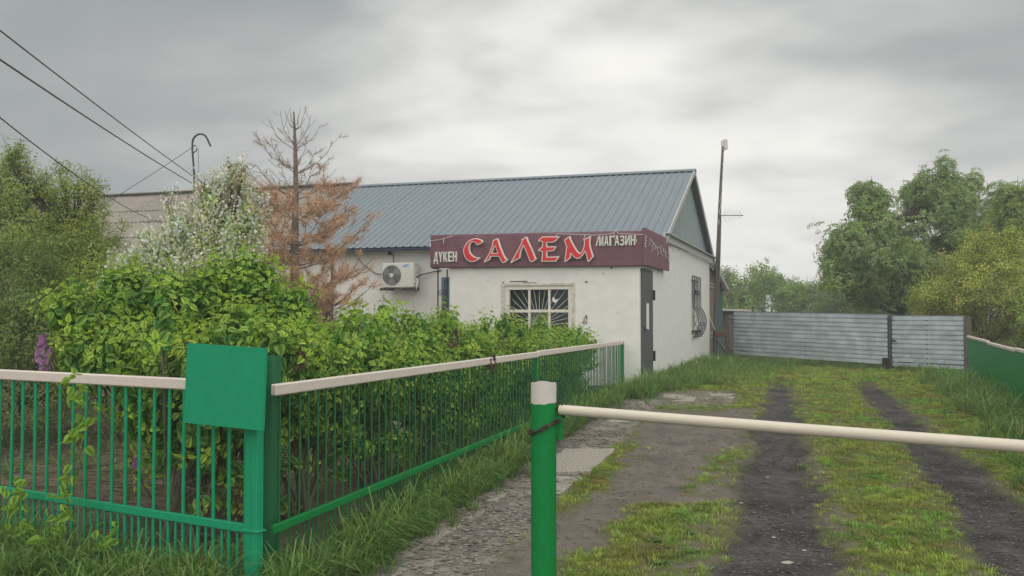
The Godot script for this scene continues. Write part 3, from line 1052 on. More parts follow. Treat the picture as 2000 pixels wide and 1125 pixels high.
	bx(s, Vector3(-0.03, 0.02, -1.2), Vector3(0.045, 2.14, -0.12), 0.006)
	tag(put("door_leaf", s, M.gray_door, door), "dark grey metal door")
	s = new_st()
	bx(s, Vector3(-0.05, 2.142, -1.221), Vector3(0.035, 2.2, -0.1), 0.004)
	bx(s, Vector3(-0.05, 0.0, -1.221), Vector3(0.03, 2.141, -1.202), 0.003)
	put("door_frame", s, M.zinc_dark, door)
	s = new_st()
	bx(s, Vector3(0.046, 1.05, -0.72), Vector3(0.05, 1.55, -0.45))
	put("notice", s, M.paper, door)
	s = new_st()
	for y: float in [0.42, 1.62]:
		s = new_st()
		bx(s, Vector3(0.03, y, -1.25), Vector3(0.085, y + 0.2, -1.205), 0.006)
		put("hinge", s, M.dark_metal, door)
	s = new_st()
	bx(s, Vector3(0.046, 1.0, -0.2), Vector3(0.06, 1.12, -0.16), 0.004)
	tube(s, [Vector3(0.06, 1.06, -0.18), Vector3(0.1, 1.06, -0.18), Vector3(0.1, 1.06, -0.3)], [0.009], 6)
	put("handle", s, M.dark_metal, door)
	# side window behind a pot-bellied iron grille
	var sw := Node3D.new()
	sw.name = "window"
	o.add_child(sw, true)
	s = new_st()
	for q: Array in [[0.92, 0.99, -8.74, -7.26], [2.17, 2.24, -8.74, -7.26], [0.992, 2.168, -7.33, -7.262], [0.992, 2.168, -8.738, -8.67], [0.992, 2.168, -8.03, -7.97]]:
		bx(s, Vector3(-0.14, q[0], q[2]), Vector3(-0.08, q[1], q[3]), 0.004)
	put("window_frame", s, M.wood_white, sw)
	s = new_st()
	bx(s, Vector3(-0.115, 0.995, -8.66), Vector3(-0.11, 2.165, -7.34))
	put("pane", s, M.pane, sw)
	s = new_st()
	var zs := []
	for k in 6:
		zs.append(-7.15 - k * 0.324)
	for z: float in zs:
		var pts := []
		for k in 15:
			var t := k / 14.0
			var y := 2.34 - 1.6 * t
			var bulge := 0.0
			if t > 0.5: bulge = 0.15 * pow(maxf(sin((t - 0.5) * TAU), 0.0), 0.8)
			pts.append(Vector3(0.05 + bulge, y, z))
		tube(s, pts, [0.012], 5)
	for yy: Array in [[2.34, 0.05], [1.96, 0.05], [1.88, 0.05], [1.12, 0.195], [1.06, 0.195], [0.745, 0.06]]:
		tube(s, [Vector3(yy[1], yy[0], -7.15), Vector3(yy[1], yy[0], -8.77)], [0.011], 5)
	for q: Array in [[1.92, 0.06, 0.06]]:
		for z: float in [-7.55, -7.96, -8.36]:
			var ring := []
			for k in 13:
				ring.append(Vector3(q[1], q[0] + sin(k * TAU / 12) * q[2], z + cos(k * TAU / 12) * q[2]))
			tube(s, ring, [0.009], 4)
	for z: float in [-7.15]:
		var scroll := []
		for k in 25:
			var a := k / 24.0 * TAU
			scroll.append(Vector3(0.11 + 0.05 * sin(a * 2.0), 1.1 + 0.2 * cos(a), z))
		tube(s, scroll, [0.006], 4)
	tag(put("iron_grille", s, M.black_iron, sw), "black wrought iron grille with a bulging lower half")
	s = new_st()
	bx(s, Vector3(-0.06, 0.86, -8.76), Vector3(0.06, 0.918, -7.24), 0.004)
	put("window_sill", s, M.zinc_dark, sw)
	# a narrow blue framed glass door beside the porch, and a dark wooden one beyond
	var bd := Node3D.new()
	bd.name = "glazed_door"
	o.add_child(bd, true)
	s = new_st()
	for q: Array in [[-5.13, 0.0, -5.06, 2.2], [-4.1, 0.0, -4.03, 2.2], [-5.059, 2.13, -4.101, 2.2], [-5.059, 0.0, -4.101, 0.25], [-5.059, 1.2, -4.101, 1.26]]:
		bx(s, Vector3(q[0], q[1], -2.848), Vector3(q[2], q[3], -2.79), 0.004)
	put("door_frame", s, M.blue_frame, bd)
	s = new_st()
	bx(s, Vector3(-5.058, 0.26, -2.845), Vector3(-4.102, 2.125, -2.825))
	put("door_panel", s, M.blue_frame, bd)
	var dd := Node3D.new()
	dd.name = "plank_door"
	o.add_child(dd, true)
	for k in 5:
		s = new_st()
		bx(s, Vector3(-8.78 + k * 0.15, -0.05, -2.848), Vector3(-8.64 + k * 0.15, 2.05, -2.80 + 0.004 * (k % 2)), 0.004)
		put("plank", s, M.black_post, dd)
	s = new_st()
	tube(s, [Vector3(-7.96, -0.1, -2.78), Vector3(-7.96, 2.7, -2.78), Vector3(-7.96, 2.82, -2.6)], [0.03], 8)
	put("downpipe", s, M.dark_metal, o)
	for q: Array in [[Vector3(-9.6, 3.05, -2.5), Vector3(-8.4, 2.88, -2.38), Vector3(-7.3, 2.84, -2.5), Vector3(-7.1, 2.5, -2.76), Vector3(-6.8, 2.3, -2.8), Vector3(-6.45, 2.26, -2.62)], [Vector3(-6.35, 2.83, -2.78), Vector3(-6.32, 2.5, -2.74)]]:
		s = new_st()
		tube(s, q, [0.011], 5)
		put("cable", s, M.wire, o)
	for q: Array in [[-6.5, -6.42], [-5.3, -5.1]]:
		s = new_st()
		bx(s, Vector3(q[0], 2.74, -2.85), Vector3(q[1], 2.83, -2.79), 0.004)
		put("junction_box", s, M.dark_metal, o)
	# low extension behind the shop: clay wall, teal boards and a lean-to roof
	var ex := thing("lean_to_shed", "low lean-to with a brown wall and flaking teal boards behind the shop", "shed", HOUSE, -TURN)
	s = new_st()
	wall(s, Vector3(-0.12, -0.3, -11.31), Vector3.FORWARD, X, 0.2, 2.6, 3.0)
	put("clay_wall", s, M.clay_wall, ex)
	for k in 9:
		s = new_st()
		bx(s, Vector3(-0.2, -0.2, -13.93 - k * 0.26), Vector3(-0.13 + 0.008 * (k % 3), 2.5 - k * 0.04, -14.18 - k * 0.26), 0.006)
		put("plank", s, M.teal_wall, ex)
	for y: float in [2.28, 2.18, 0.72, 0.6]:
		s = new_st()
		bx(s, Vector3(-0.118, y, -13.9), Vector3(-0.095, y + 0.06, -11.33), 0.003)
		put("batten", s, M.damp, ex)
	s = new_st()
	beam(s, Vector3(-1.4, 2.94, -11.9), Vector3(-1.4, 2.2, -16.6), 2.9, 0.05)
	put("shed_roof", s, M.soffit, ex)
	s = new_st()
	beam(s, Vector3(0.07, 2.94, -11.9), Vector3(0.07, 2.2, -16.6), 0.03, 0.13)
	put("rake_board", s, M.trim, ex)
	s = new_st()
	wall(s, Vector3(-2.8, -0.3, -16.3), X, -Z, 0.15, 2.6, 2.4)
	put("back_wall", s, M.clay_wall, ex)

func letter_poly(a: Array) -> PackedVector2Array:
	var p := PackedVector2Array()
	for i in range(0, a.size(), 2):
		p.append(Vector2(a[i], a[i + 1]))
	return p

func with_hole(outer: PackedVector2Array, hole: PackedVector2Array) -> PackedVector2Array:
	# joins the hole to the outline by a slit as thin as a hair, straight down from the hole
	var o := outer.duplicate()
	var h := hole.duplicate()
	if Geometry2D.is_polygon_clockwise(o): o.reverse()
	if not Geometry2D.is_polygon_clockwise(h): h.reverse()
	var lo := 0
	for i in h.size():
		if h[i].y < h[lo].y - 1e-6: lo = i
	var hp := h[lo]
	var best := -1
	var by := -1e9
	for i in o.size():
		var a := o[i]
		var b := o[(i + 1) % o.size()]
		if (a.x - hp.x) * (b.x - hp.x) <= 0.0 and absf(a.x - b.x) > 1e-6:
			var y := lerpf(a.y, b.y, (hp.x - a.x) / (b.x - a.x))
			if y < hp.y and y > by:
				by = y
				best = i
	var r := PackedVector2Array()
	for i in o.size():
		r.append(o[i])
		if i == best:
			r.append(Vector2(hp.x - 0.0002, by))
			for k in h.size():
				var q := h[(lo + k) % h.size()]
				r.append(q if k > 0 else q - Vector2(0.0002, 0))
			r.append(hp + Vector2(0.0002, 0))
			r.append(Vector2(hp.x + 0.0002, by))
	return r

func build_sign() -> void:
	var o := thing("shop_sign", "dark maroon metal shop sign with large red and white letters over the porch", "sign", HOUSE, -TURN)
	# front: pressed metal sheet that steps in waves
	var s := new_st()
	s.set_smooth_group(0)
	var x := -4.17
	var cols := []
	while x < 0.1001:
		var c := []
		var wv := 0.5 + 0.5 * sin(x * TAU / 0.30)
		for q: Array in [[2.245, 0.02], [2.262, 0.045], [2.335 + 0.018 * wv, 0.05], [2.345 + 0.018 * wv, 0.025], [2.62 + 0.016 * wv, 0.05], [2.63 + 0.016 * wv, 0.025], [2.87, 0.035], [2.90, 0.03]]:
			var t := (x + 4.17) / 4.27
			c.append(Vector3(x, q[0] + lerpf(0.02, -0.01, t), 0.06 + q[1] + 0.012 * wv))
		cols.append(c)
		x += 0.05
	for i in cols.size() - 1:
		for k in 7:
			s.set_smooth_group(k + 1)
			quad(s, cols[i][k], cols[i + 1][k], cols[i + 1][k + 1], cols[i][k + 1])
	s.set_smooth_group(-1)
	put("front_panel", s, M.maroon, o)
	s = new_st()
	var prof := []
	for k in 12:
		prof.append_array([[k * 0.24, 0.0], [k * 0.24 + 0.08, 0.0], [k * 0.24 + 0.12, 0.05], [k * 0.24 + 0.2, 0.05]])
	prof.append([2.88, 0.0])
	for e: Array in [[2.26, 0.42, 0.012], [2.62, 0.33, 0.0]]:
		sheet(s, prof, Vector3.UP, Vector3.FORWARD, Vector3.RIGHT, Vector3(0.07 + e[2], e[0], 0.11), e[1], 2, 0.0)
	put("side_panel", s, M.maroon, o)
	s = new_st()
	bx(s, Vector3(-4.16, 2.25, -0.2), Vector3(-4.1, 2.9, 0.06))
	bx(s, Vector3(-4.16, 2.875, -2.6), Vector3(0.06, 2.885, 0.075))
	bx(s, Vector3(-4.1, 2.26, 0.003), Vector3(0.05, 2.3, 0.06))
	put("frame", s, M.maroon, o)
	var big := {
		"C": [-3.153, 2.686, -3.108, 2.699, -3.044, 2.726, -3.036, 2.758, -3.055, 2.79, -3.116, 2.813, -3.176, 2.824, -3.237, 2.816, -3.305, 2.786, -3.365, 2.737, -3.411, 2.674, -3.434, 2.604, -3.43, 2.532, -3.407, 2.468, -3.369, 2.414, -3.319, 2.377, -3.259, 2.358, -3.198, 2.366, -3.145, 2.392, -3.093, 2.43, -3.104, 2.448, -3.16, 2.449, -3.213, 2.468, -3.259, 2.504, -3.293, 2.551, -3.308, 2.601, -3.308, 2.658, -3.293, 2.707, -3.259, 2.746, -3.221, 2.752, -3.187, 2.737],
		"A": [-2.819, 2.774, -2.73, 2.81, -2.715, 2.785, -2.652, 2.608, -2.592, 2.473, -2.555, 2.416, -2.5, 2.401, -2.54, 2.374, -2.585, 2.333, -2.626, 2.33, -2.644, 2.355, -2.681, 2.419, -2.7, 2.454, -2.864, 2.461, -2.882, 2.401, -2.995, 2.347, -3.006, 2.361, -2.965, 2.417, -2.897, 2.528, -2.838, 2.682],
		"L": [-2.239, 2.773, -2.137, 2.827, -2.118, 2.77, -2.057, 2.644, -1.991, 2.496, -1.959, 2.419, -1.93, 2.401, -1.977, 2.367, -2.028, 2.335, -2.057, 2.341, -2.082, 2.369, -2.137, 2.513, -2.199, 2.654, -2.21, 2.633, -2.257, 2.515, -2.272, 2.418, -2.452, 2.327, -2.463, 2.337, -2.4, 2.434, -2.312, 2.579, -2.232, 2.731],
		"E": [-1.818, 2.822, -1.481, 2.813, -1.546, 2.742, -1.603, 2.706, -1.671, 2.7, -1.732, 2.705, -1.732, 2.629, -1.546, 2.628, -1.589, 2.557, -1.639, 2.534, -1.732, 2.536, -1.732, 2.432, -1.482, 2.436, -1.51, 2.404, -1.561, 2.336, -1.844, 2.344, -1.833, 2.437, -1.826, 2.534, -1.902, 2.546, -1.905, 2.571, -1.833, 2.625, -1.822, 2.659, -1.826, 2.721, -1.902, 2.734, -1.905, 2.755],
		"M": [-1.375, 2.759, -1.279, 2.818, -1.268, 2.756, -1.198, 2.624, -1.135, 2.527, -1.093, 2.488, -1.057, 2.511, -1.022, 2.586, -1.008, 2.654, -1.001, 2.749, -0.882, 2.811, -0.892, 2.733, -0.896, 2.685, -0.882, 2.583, -0.848, 2.473, -0.827, 2.418, -0.925, 2.321, -0.939, 2.331, -0.987, 2.517, -1.037, 2.443, -1.093, 2.392, -1.142, 2.38, -1.198, 2.405, -1.265, 2.481, -1.266, 2.406, -1.368, 2.329, -1.393, 2.339, -1.368, 2.483, -1.35, 2.621, -1.385, 2.704, -1.393, 2.732]}
	var eye := letter_poly([-2.782, 2.667, -2.722, 2.525, -2.841, 2.527])
	for k: String in big:
		var p := letter_poly(big[k])
		var face := Geometry2D.offset_polygon(p, -0.017)[0]
		if k == "A":
			var wide := Geometry2D.offset_polygon(eye, 0.014)[0]
			p = with_hole(p, eye)
			face = with_hole(face, wide)
		s = new_st()
		prism(s, p, 0.128, 0.2)
		var lt := put("letter", s, M.sign_white, o)
		s = new_st()
		prism(s, face, 0.2015, 0.207)
		put("letter_face", s, M.sign_red, lt)
	# the two smaller words
	var font := SystemFont.new()
	font.font_names = PackedStringArray(["Droid Sans"])
	font.font_weight = 700
	for w: Array in [["\u0414Y\u041A\u0415\u041D", -4.08, 2.375, 0.101, 0.20], ["\u041C\u0410\u0413\u0410\u0417\u0418\u041D", -0.735, 2.62, 0.1, 0.185]]:
		var px: float = w[1]
		for ch: String in w[0]:
			var tm := TextMesh.new()
			tm.text = ch
			tm.font = font
			tm.font_size = 64
			tm.pixel_size = 0.0043 * w[4] / 0.2
			tm.depth = 0.04
			tm.horizontal_alignment = HORIZONTAL_ALIGNMENT_LEFT
			tm.vertical_alignment = VERTICAL_ALIGNMENT_BOTTOM
			var bb := tm.get_aabb()
			var sx: float = (w[3] * 0.84) / maxf(bb.size.x, 0.01)
			var sy: float = w[4] / maxf(bb.size.y, 0.01)
			if ch == "\u0414": sy = w[4] * 1.2 / bb.size.y
			var y0: float = w[2] + (0.0 if ch != "\u0414" else -w[4] * 0.2)
			part("small_letter", tm, M.small_white, o, Transform3D(Basis.from_scale(Vector3(sx, sy, 1)), Vector3(px - bb.position.x * sx, y0 - bb.position.y * sy, 0.13)))
			px += w[3]
	s = new_st()
	beam(s, Vector3(-0.79, 2.62, 0.13), Vector3(-0.745, 2.80, 0.13), 0.018, 0.02)
	put("small_letter", s, M.small_white, o)

func garland(o: Node3D, path: Array, drop: float, step: float, out: Vector3) -> void:
	# a cable from which short light strands hang
	var s := new_st()
	tube(s, path, [0.0045], 5)
	put("cable", s, M.white_wire, o)
	var along := 0.0
	for i in path.size() - 1:
		var a: Vector3 = path[i]
		var b: Vector3 = path[i + 1]
		var L := a.distance_to(b)
		while along < L:
			var p := a.lerp(b, along / L)
			var h := drop * rf(0.35, 1.0)
			s = new_st()
			var q := [p]
			for k in 4:
				q.append(p + Vector3(rf(-0.02, 0.02), -h * (k + 1) / 4.0, 0) + out * rf(0.0, 0.02))
			tube(s, q, [0.0028], 4)
			for k in 4:
				box(s, Transform3D(Basis(Vector3(1, 0, 1).normalized(), rf(0, 3)), q[k + 1] + out * 0.008), Vector3(0.010, 0.016, 0.010))
			put("light_strand", s, M.bulb, o)
			along += step * rf(0.6, 1.4)
		along -= L

func build_garlands() -> void:
	rng.seed = 12
	var o := thing("light_garland", "white icicle light garland hung along the side of the sign and gable", "string lights", HOUSE, -TURN)
	garland(o, [Vector3(0.14, 2.80, 0.1), Vector3(0.15, 2.72, -0.7), Vector3(0.15, 2.66, -1.3), Vector3(0.15, 2.72, -1.6), Vector3(0.15, 2.60, -2.5), Vector3(0.16, 2.80, -2.9), Vector3(0.13, 2.82, -5.0), Vector3(0.13, 2.86, -7.0), Vector3(0.13, 2.84, -9.0), Vector3(0.13, 2.88, -11.9)], 0.22, 0.32, Vector3.RIGHT)
	garland(o, [Vector3(0.1, 2.86, -11.95), Vector3(0.1, 2.55, -13.5), Vector3(0.1, 2.3, -15.5)], 0.45, 0.4, Vector3.RIGHT)
	o = thing("light_garland", "thin white light garland drooping across the sign front", "string lights", HOUSE, -TURN)
	garland(o, [Vector3(-4.16, 2.80, 0.13), Vector3(-3.95, 2.82, 0.13), Vector3(-3.68, 2.885, 0.13)], 0.24, 0.24, Vector3.BACK)
	garland(o, [Vector3(-1.55, 2.87, 0.14), Vector3(-1.2, 2.845, 0.21), Vector3(-0.8, 2.82, 0.2), Vector3(-0.5, 2.835, 0.18), Vector3(-0.4, 2.9, 0.15), Vector3(-0.36, 2.84, 0.18), Vector3(0.1, 2.81, 0.16)], 0.2, 0.42, Vector3.BACK)

func build_air_conditioner() -> void:
	var o := thing("air_conditioner", "cream outdoor air conditioner unit on black brackets on the shop wall", "air conditioner", HOUSE + Basis(Vector3.UP, -TURN) * Vector3(-6.08, 1.96, -2.6), -TURN)
	var s := new_st()
	bx(s, Vector3(-0.4, 0, -0.15), Vector3(0.4, 0.57, 0.15), 0.014)
	put("casing", s, M.casing, o)
	s = new_st()
	var c := Vector3(-0.15, 0.285, 0)
	for k in 8:
		var r := 0.05 + 0.025 * k
		var ring := []
		for i in 33:
			ring.append(c + Vector3(cos(i * TAU / 32) * r, sin(i * TAU / 32) * r, 0.168 - 0.00004 * k))
		tube(s, ring, [0.0035], 4)
	for k in 12:
		var a := k * TAU / 12
		tube(s, [c + Vector3(cos(a) * 0.05, sin(a) * 0.05, 0.166), c + Vector3(cos(a) * 0.235, sin(a) * 0.235, 0.158)], [0.0035], 4)
	put("fan_guard", s, M.fan_gray, o)
	s = new_st()
	var disc := PackedVector2Array()
	for i in 32:
		disc.append(Vector2(c.x + cos(i * TAU / 32) * 0.235, c.y + sin(i * TAU / 32) * 0.235))
	prism(s, disc, 0.1505, 0.153)
	put("fan_opening", s, M.fan_dark, o)
	for k in 3:
		s = new_st()
		var bl := PackedVector2Array()
		for q: Array in [[0.05, 0.0], [0.21, -0.35], [0.225, 0.1], [0.21, 0.55], [0.06, 0.7]]:
			var a: float = q[1] + k * TAU / 3 + 0.4
			bl.append(Vector2(c.x + cos(a) * q[0], c.y + sin(a) * q[0]))
		prism(s, bl, 0.1535, 0.158)
		put("fan_blade", s, M.fan_gray, o)
	s = new_st()
	tube(s, [c + Vector3(0, 0, 0.154), c + Vector3(0, 0, 0.176)], [0.05], 20)
	put("hub", s, M.casing, o)
	s = new_st()
	var el := PackedVector2Array()
	for i in 24:
		el.append(Vector2(0.2 + cos(i * TAU / 24) * 0.085, 0.5 + sin(i * TAU / 24) * 0.032 + cos(i * TAU / 24) * 0.012))
	prism(s, el, 0.1505, 0.1525)
	var lg := put("logo", s, M.logo, o)
	lg.set_meta("label", "blue oval badge with white lettering")
	var font := SystemFont.new()
	font.font_names = PackedStringArray(["Droid Sans"])
	font.font_weight = 700
	var tm := TextMesh.new()
	tm.text = "SAMSUNG"
	tm.font = font
	tm.font_size = 32
	tm.pixel_size = 0.00062
	tm.depth = 0.001
	part("lettering", tm, M.paper, lg, Transform3D(Basis(Vector3.BACK, 0.1), Vector3(0.2, 0.5, 0.1535)))
	s = new_st()
	bx(s, Vector3(0.4, 0.03, -0.13), Vector3(0.415, 0.5, 0.13), 0.006)
	bx(s, Vector3(0.416, 0.36, -0.02), Vector3(0.43, 0.44, 0.06), 0.004)
	put("side_cover", s, M.casing, o)
	s = new_st()
	tube(s, [Vector3(0.42, 0.2, 0.05), Vector3(0.47, 0.16, 0.08), Vector3(0.44, 0.02, 0.08), Vector3(0.43, -0.05, 0.06)], [0.016], 6)
	tube(s, [Vector3(0.42, 0.12, 0.09), Vector3(0.46, 0.1, 0.1), Vector3(0.45, -0.02, 0.1)], [0.012], 6)
	put("insulated_pipe", s, M.white_wire, o)
	s = new_st()
	tube(s, [Vector3(0.42, 0.24, 0.02), Vector3(0.5, 0.3, -0.08), Vector3(0.8, 0.38, -0.2), Vector3(0.92, 0.4, -0.24)], [0.015], 6)
	put("cable", s, M.wire, o)
	for x: float in [-0.3, 0.34]:
		s = new_st()
		beam(s, Vector3(x, -0.035, -0.245), Vector3(x, -0.035, 0.19), 0.045, 0.06, 0.003)
		beam(s, Vector3(x, -0.06, -0.225), Vector3(x, 0.3, -0.225), 0.045, 0.04, 0.003, Vector3.RIGHT)
		put("bracket", s, M.black_iron, o)
	s = new_st()
	beam(s, Vector3(-0.42, -0.04, 0.21), Vector3(-0.1, -0.04, 0.21), 0.03, 0.055, 0.003)
	put("bracket_bar", s, M.black_iron, o)
	s = new_st()
	beam(s, Vector3(0.14, -0.04, 0.21), Vector3(0.42, -0.04, 0.21), 0.03, 0.055, 0.003)
	put("bracket_bar", s, M.black_iron, o)

func scroll(c: Vector3, r: float, turns: float, flip: float) -> Array:
	var p := []
	for k in 15:
		var t := k / 14.0
		var a := t * turns * TAU
		p.append(c + Vector3(cos(a) * r * (1.0 - 0.75 * t) * flip, sin(a) * r * (1.0 - 0.75 * t), 0))
	return p

func build_iron_post() -> void:
	var o := thing("iron_trellis", "black wrought iron post with scrolls under the sign end", "trellis", HOUSE + Basis(Vector3.UP, -TURN) * Vector3(-4.1, 0, -0.12), -TURN)
	var s := new_st()
	for x: float in [0.0, 0.2]:
		beam(s, Vector3(x, -0.05, 0), Vector3(x, 2.24, 0), 0.022, 0.022, 0.0, Vector3.RIGHT)
	put("upright", s, M.black_iron, o)
	for y: float in [0.45, 1.05, 1.75]:
		s = new_st()
		tube(s, scroll(Vector3(0.05, y, 0), 0.05, 1.3, 1.0), [0.007], 5)
		tube(s, scroll(Vector3(0.15, y, 0), 0.05, 1.3, -1.0), [0.007], 5)
		tube(s, [Vector3(0, y + 0.06, 0), Vector3(0.1, y + 0.08, 0), Vector3(0.2, y + 0.06, 0)], [0.007], 5)
		put("scroll", s, M.black_iron, o)

func build_neighbour() -> void:
	var o := thing("slate_roofed_house", "neighbouring house under a weathered brown corrugated slate roof", "building", HOUSE + Basis(Vector3.UP, -TURN) * Vector3(-9.76, 0, -2.9), -TURN)
	var s := new_st()
	wall(s, Vector3(-13, -0.3, 0), Vector3.RIGHT, Vector3.BACK, 0.3, 12.98, 3.12)
	put("wall", s, M.old_plaster, o)
	s = new_st()
	wall(s, Vector3(-13, -0.3, -8.4), Vector3.RIGHT, Vector3.FORWARD, 0.3, 12.98, 3.12)
	wall(s, Vector3(-13, -0.3, -0.31), Vector3.FORWARD, Vector3.LEFT, 0.3, 7.77, 3.12)
	put("wall", s, M.old_plaster, o)
	# corrugated slate in overlapping rows, each sheet a piece of its own
	var up := Vector3(0, 2.19, -4.74)
	var L := up.length()
	up /= L
	var out := Vector3(0, up.z * -1.0, up.y)
	s = new_st()
	s.set_smooth_group(0)
	var W := 1.12
	var n := 42
	for i in n:
		var xa := W * i / n
		var xb := W * (i + 1) / n
		var f := func(x: float) -> Vector3: return out * (0.022 * sin(x * TAU / 0.14))
		quad(s, Vector3(xa, 0, 0) + f.call(xa), Vector3(xb, 0, 0) + f.call(xb), up * 1.72 + Vector3(xb, 0, 0) + f.call(xb) - out * 0.02, up * 1.72 + Vector3(xa, 0, 0) + f.call(xa) - out * 0.02)
	var mesh := done(s)
	var roof := Node3D.new()
	roof.name = "roof"
	o.add_child(roof, true)
	rng.seed = 9
	for r in 4:
		for k in 12:
			var at := Vector3(-13.2 + k * 1.1 + 0.0 * r, 2.88, 0.45) + up * (r * 1.27) + out * (0.012 * r + rf(0, 0.012))
			if r == 3: at += up * (-0.26)
			part("slate_sheet", mesh, M.slate if rng.randf() < 0.6 else M.slate2, roof, Transform3D(Basis(Vector3.BACK, rf(-0.004, 0.004)), at))
	s = new_st()
	beam(s, Vector3(-13.2, 5.16, -4.3), Vector3(0.1, 5.16, -4.3), 0.3, 0.03)
	put("ridge_cap", s, M.slate2, roof)
	s = new_st()
	quad(s, Vector3(-13.2, 2.8, 0.45), Vector3(0, 2.8, 0.45), Vector3(0, 5.0, -4.3), Vector3(-13.2, 5.0, -4.3))
	quad(s, Vector3(-13.2, 5.12, -4.3), Vector3(0, 5.12, -4.3), Vector3(0, 2.85, -9.1), Vector3(-13.2, 2.85, -9.1))
	put("roof_deck", s, M.slate2, roof)
	# brick chimney
	var ch := Node3D.new()
	ch.name = "chimney"
	o.add_child(ch, true)
	rng.seed = 10
	s = new_st()
	bx(s, Vector3(-4.13, 4.5, -4.48), Vector3(-3.73, 5.82, -4.08))
	put("brick_stack", s, M.brick, ch)
	s = new_st()
	bx(s, Vector3(-4.17, 5.82, -4.52), Vector3(-3.69, 5.9, -4.04), 0.01)
	put("chimney_cap", s, M.old_wood, ch)
	# service mast with a hooked top
	var m := thing("service_mast", "bent black pipe mast with a hooked top on the slate roof ridge", "mast", HOUSE + Basis(Vector3.UP, -TURN) * Vector3(-15.17, 5.12, -7.1), -TURN)
	s = new_st()
	var p := [Vector3(0.04, 0, 0), Vector3(0.0, 0.7, 0), Vector3(-0.06, 1.3, 0), Vector3(-0.06, 1.5, 0)]
	for k in 9:
		var a := PI - k * PI * 0.9 / 8
		p.append(Vector3(0.22 + cos(a) * 0.28, 1.52 + sin(a) * 0.26, 0))
	p.append(Vector3(0.6, 1.38, 0))
	tube(s, p, [0.03], 8)
	put("pipe", s, M.black_iron, m)
	s = new_st()
	tube(s, [Vector3(-0.05, 1.2, 0), Vector3(0.08, 1.26, 0), Vector3(0.1, 1.34, 0)], [0.018], 6)
	put("insulator_hook", s, M.black_iron, m)
	s = new_st()
	tube(s, [Vector3(-0.05, 1.42, 0), Vector3(0.06, 1.43, 0)], [0.016], 6)
	put("insulator_hook", s, M.black_iron, m)
	s = new_st()
	tube(s, [Vector3(0.05, 1.43, 0), Vector3(0.16, 1.3, 0), Vector3(0.17, 0.8, 0), Vector3(0.13, 0, 0)], [0.007], 5)
	put("drop_wire", s, M.wire, m)

func build_wires() -> void:
	for w: Array in [
			[Vector3(-8.2, 4.75, -6.0), Vector3(-5.45, 4.76, -10.0), Vector3(-8.04, 4.96, -26.0), 0.0088, "upper black overhead service cable running to the slate roof"],
			[Vector3(-8.2, 4.28, -6.0), Vector3(-5.45, 4.45, -10.0), Vector3(-8.62, 5.14, -26.5), 0.0108, "thick black overhead service cable below the upper one"],
			[Vector3(-7.4, 3.7, -5.0), Vector3(-4.9, 3.84, -9.0), Vector3(-8.78, 3.96, -24.0), 0.0068, "lowest black overhead wire drooping in front of the slate roof"]]:
		var s := new_st()
		var a: Vector3 = w[1]
		var b: Vector3 = w[2]
		var dir: Vector3 = (a - b).normalized()
		var start := a + dir * 7.0
		var pts := []
		for i in 31:
			var t := i / 30.0
			var p := start.lerp(b, t)
			pts.append(p - Vector3(0, (0.35 if w[3] < 0.007 else 0.1) * 4.0 * t * (1.0 - t) - 0.0, 0))
		tube(s, pts, [w[3]], 5)
		var o := put("overhead_wire", s, M.wire, self)
		o.name = numbered("overhead_wire")
		tag(o, w[4], "wire")
	var B := Basis(Vector3.UP, -TURN)
	var s := new_st()
	tube(s, curve_pts(HOUSE + B * Vector3(-15.23, 6.5, -7.1), HOUSE + B * Vector3(-16.6, 3.1, -2.3), Vector3(0, -0.05, 0), 8), [0.009], 5)
	var o := put("guy_wire", s, M.wire, self)
	tag(o, "thin guy wire slanting down from the hooked roof mast", "wire")

# ------------------------------------------------------------------ fences, barrier, gate
const CORNER := Vector3(-1.47, 0.0, -5.55)

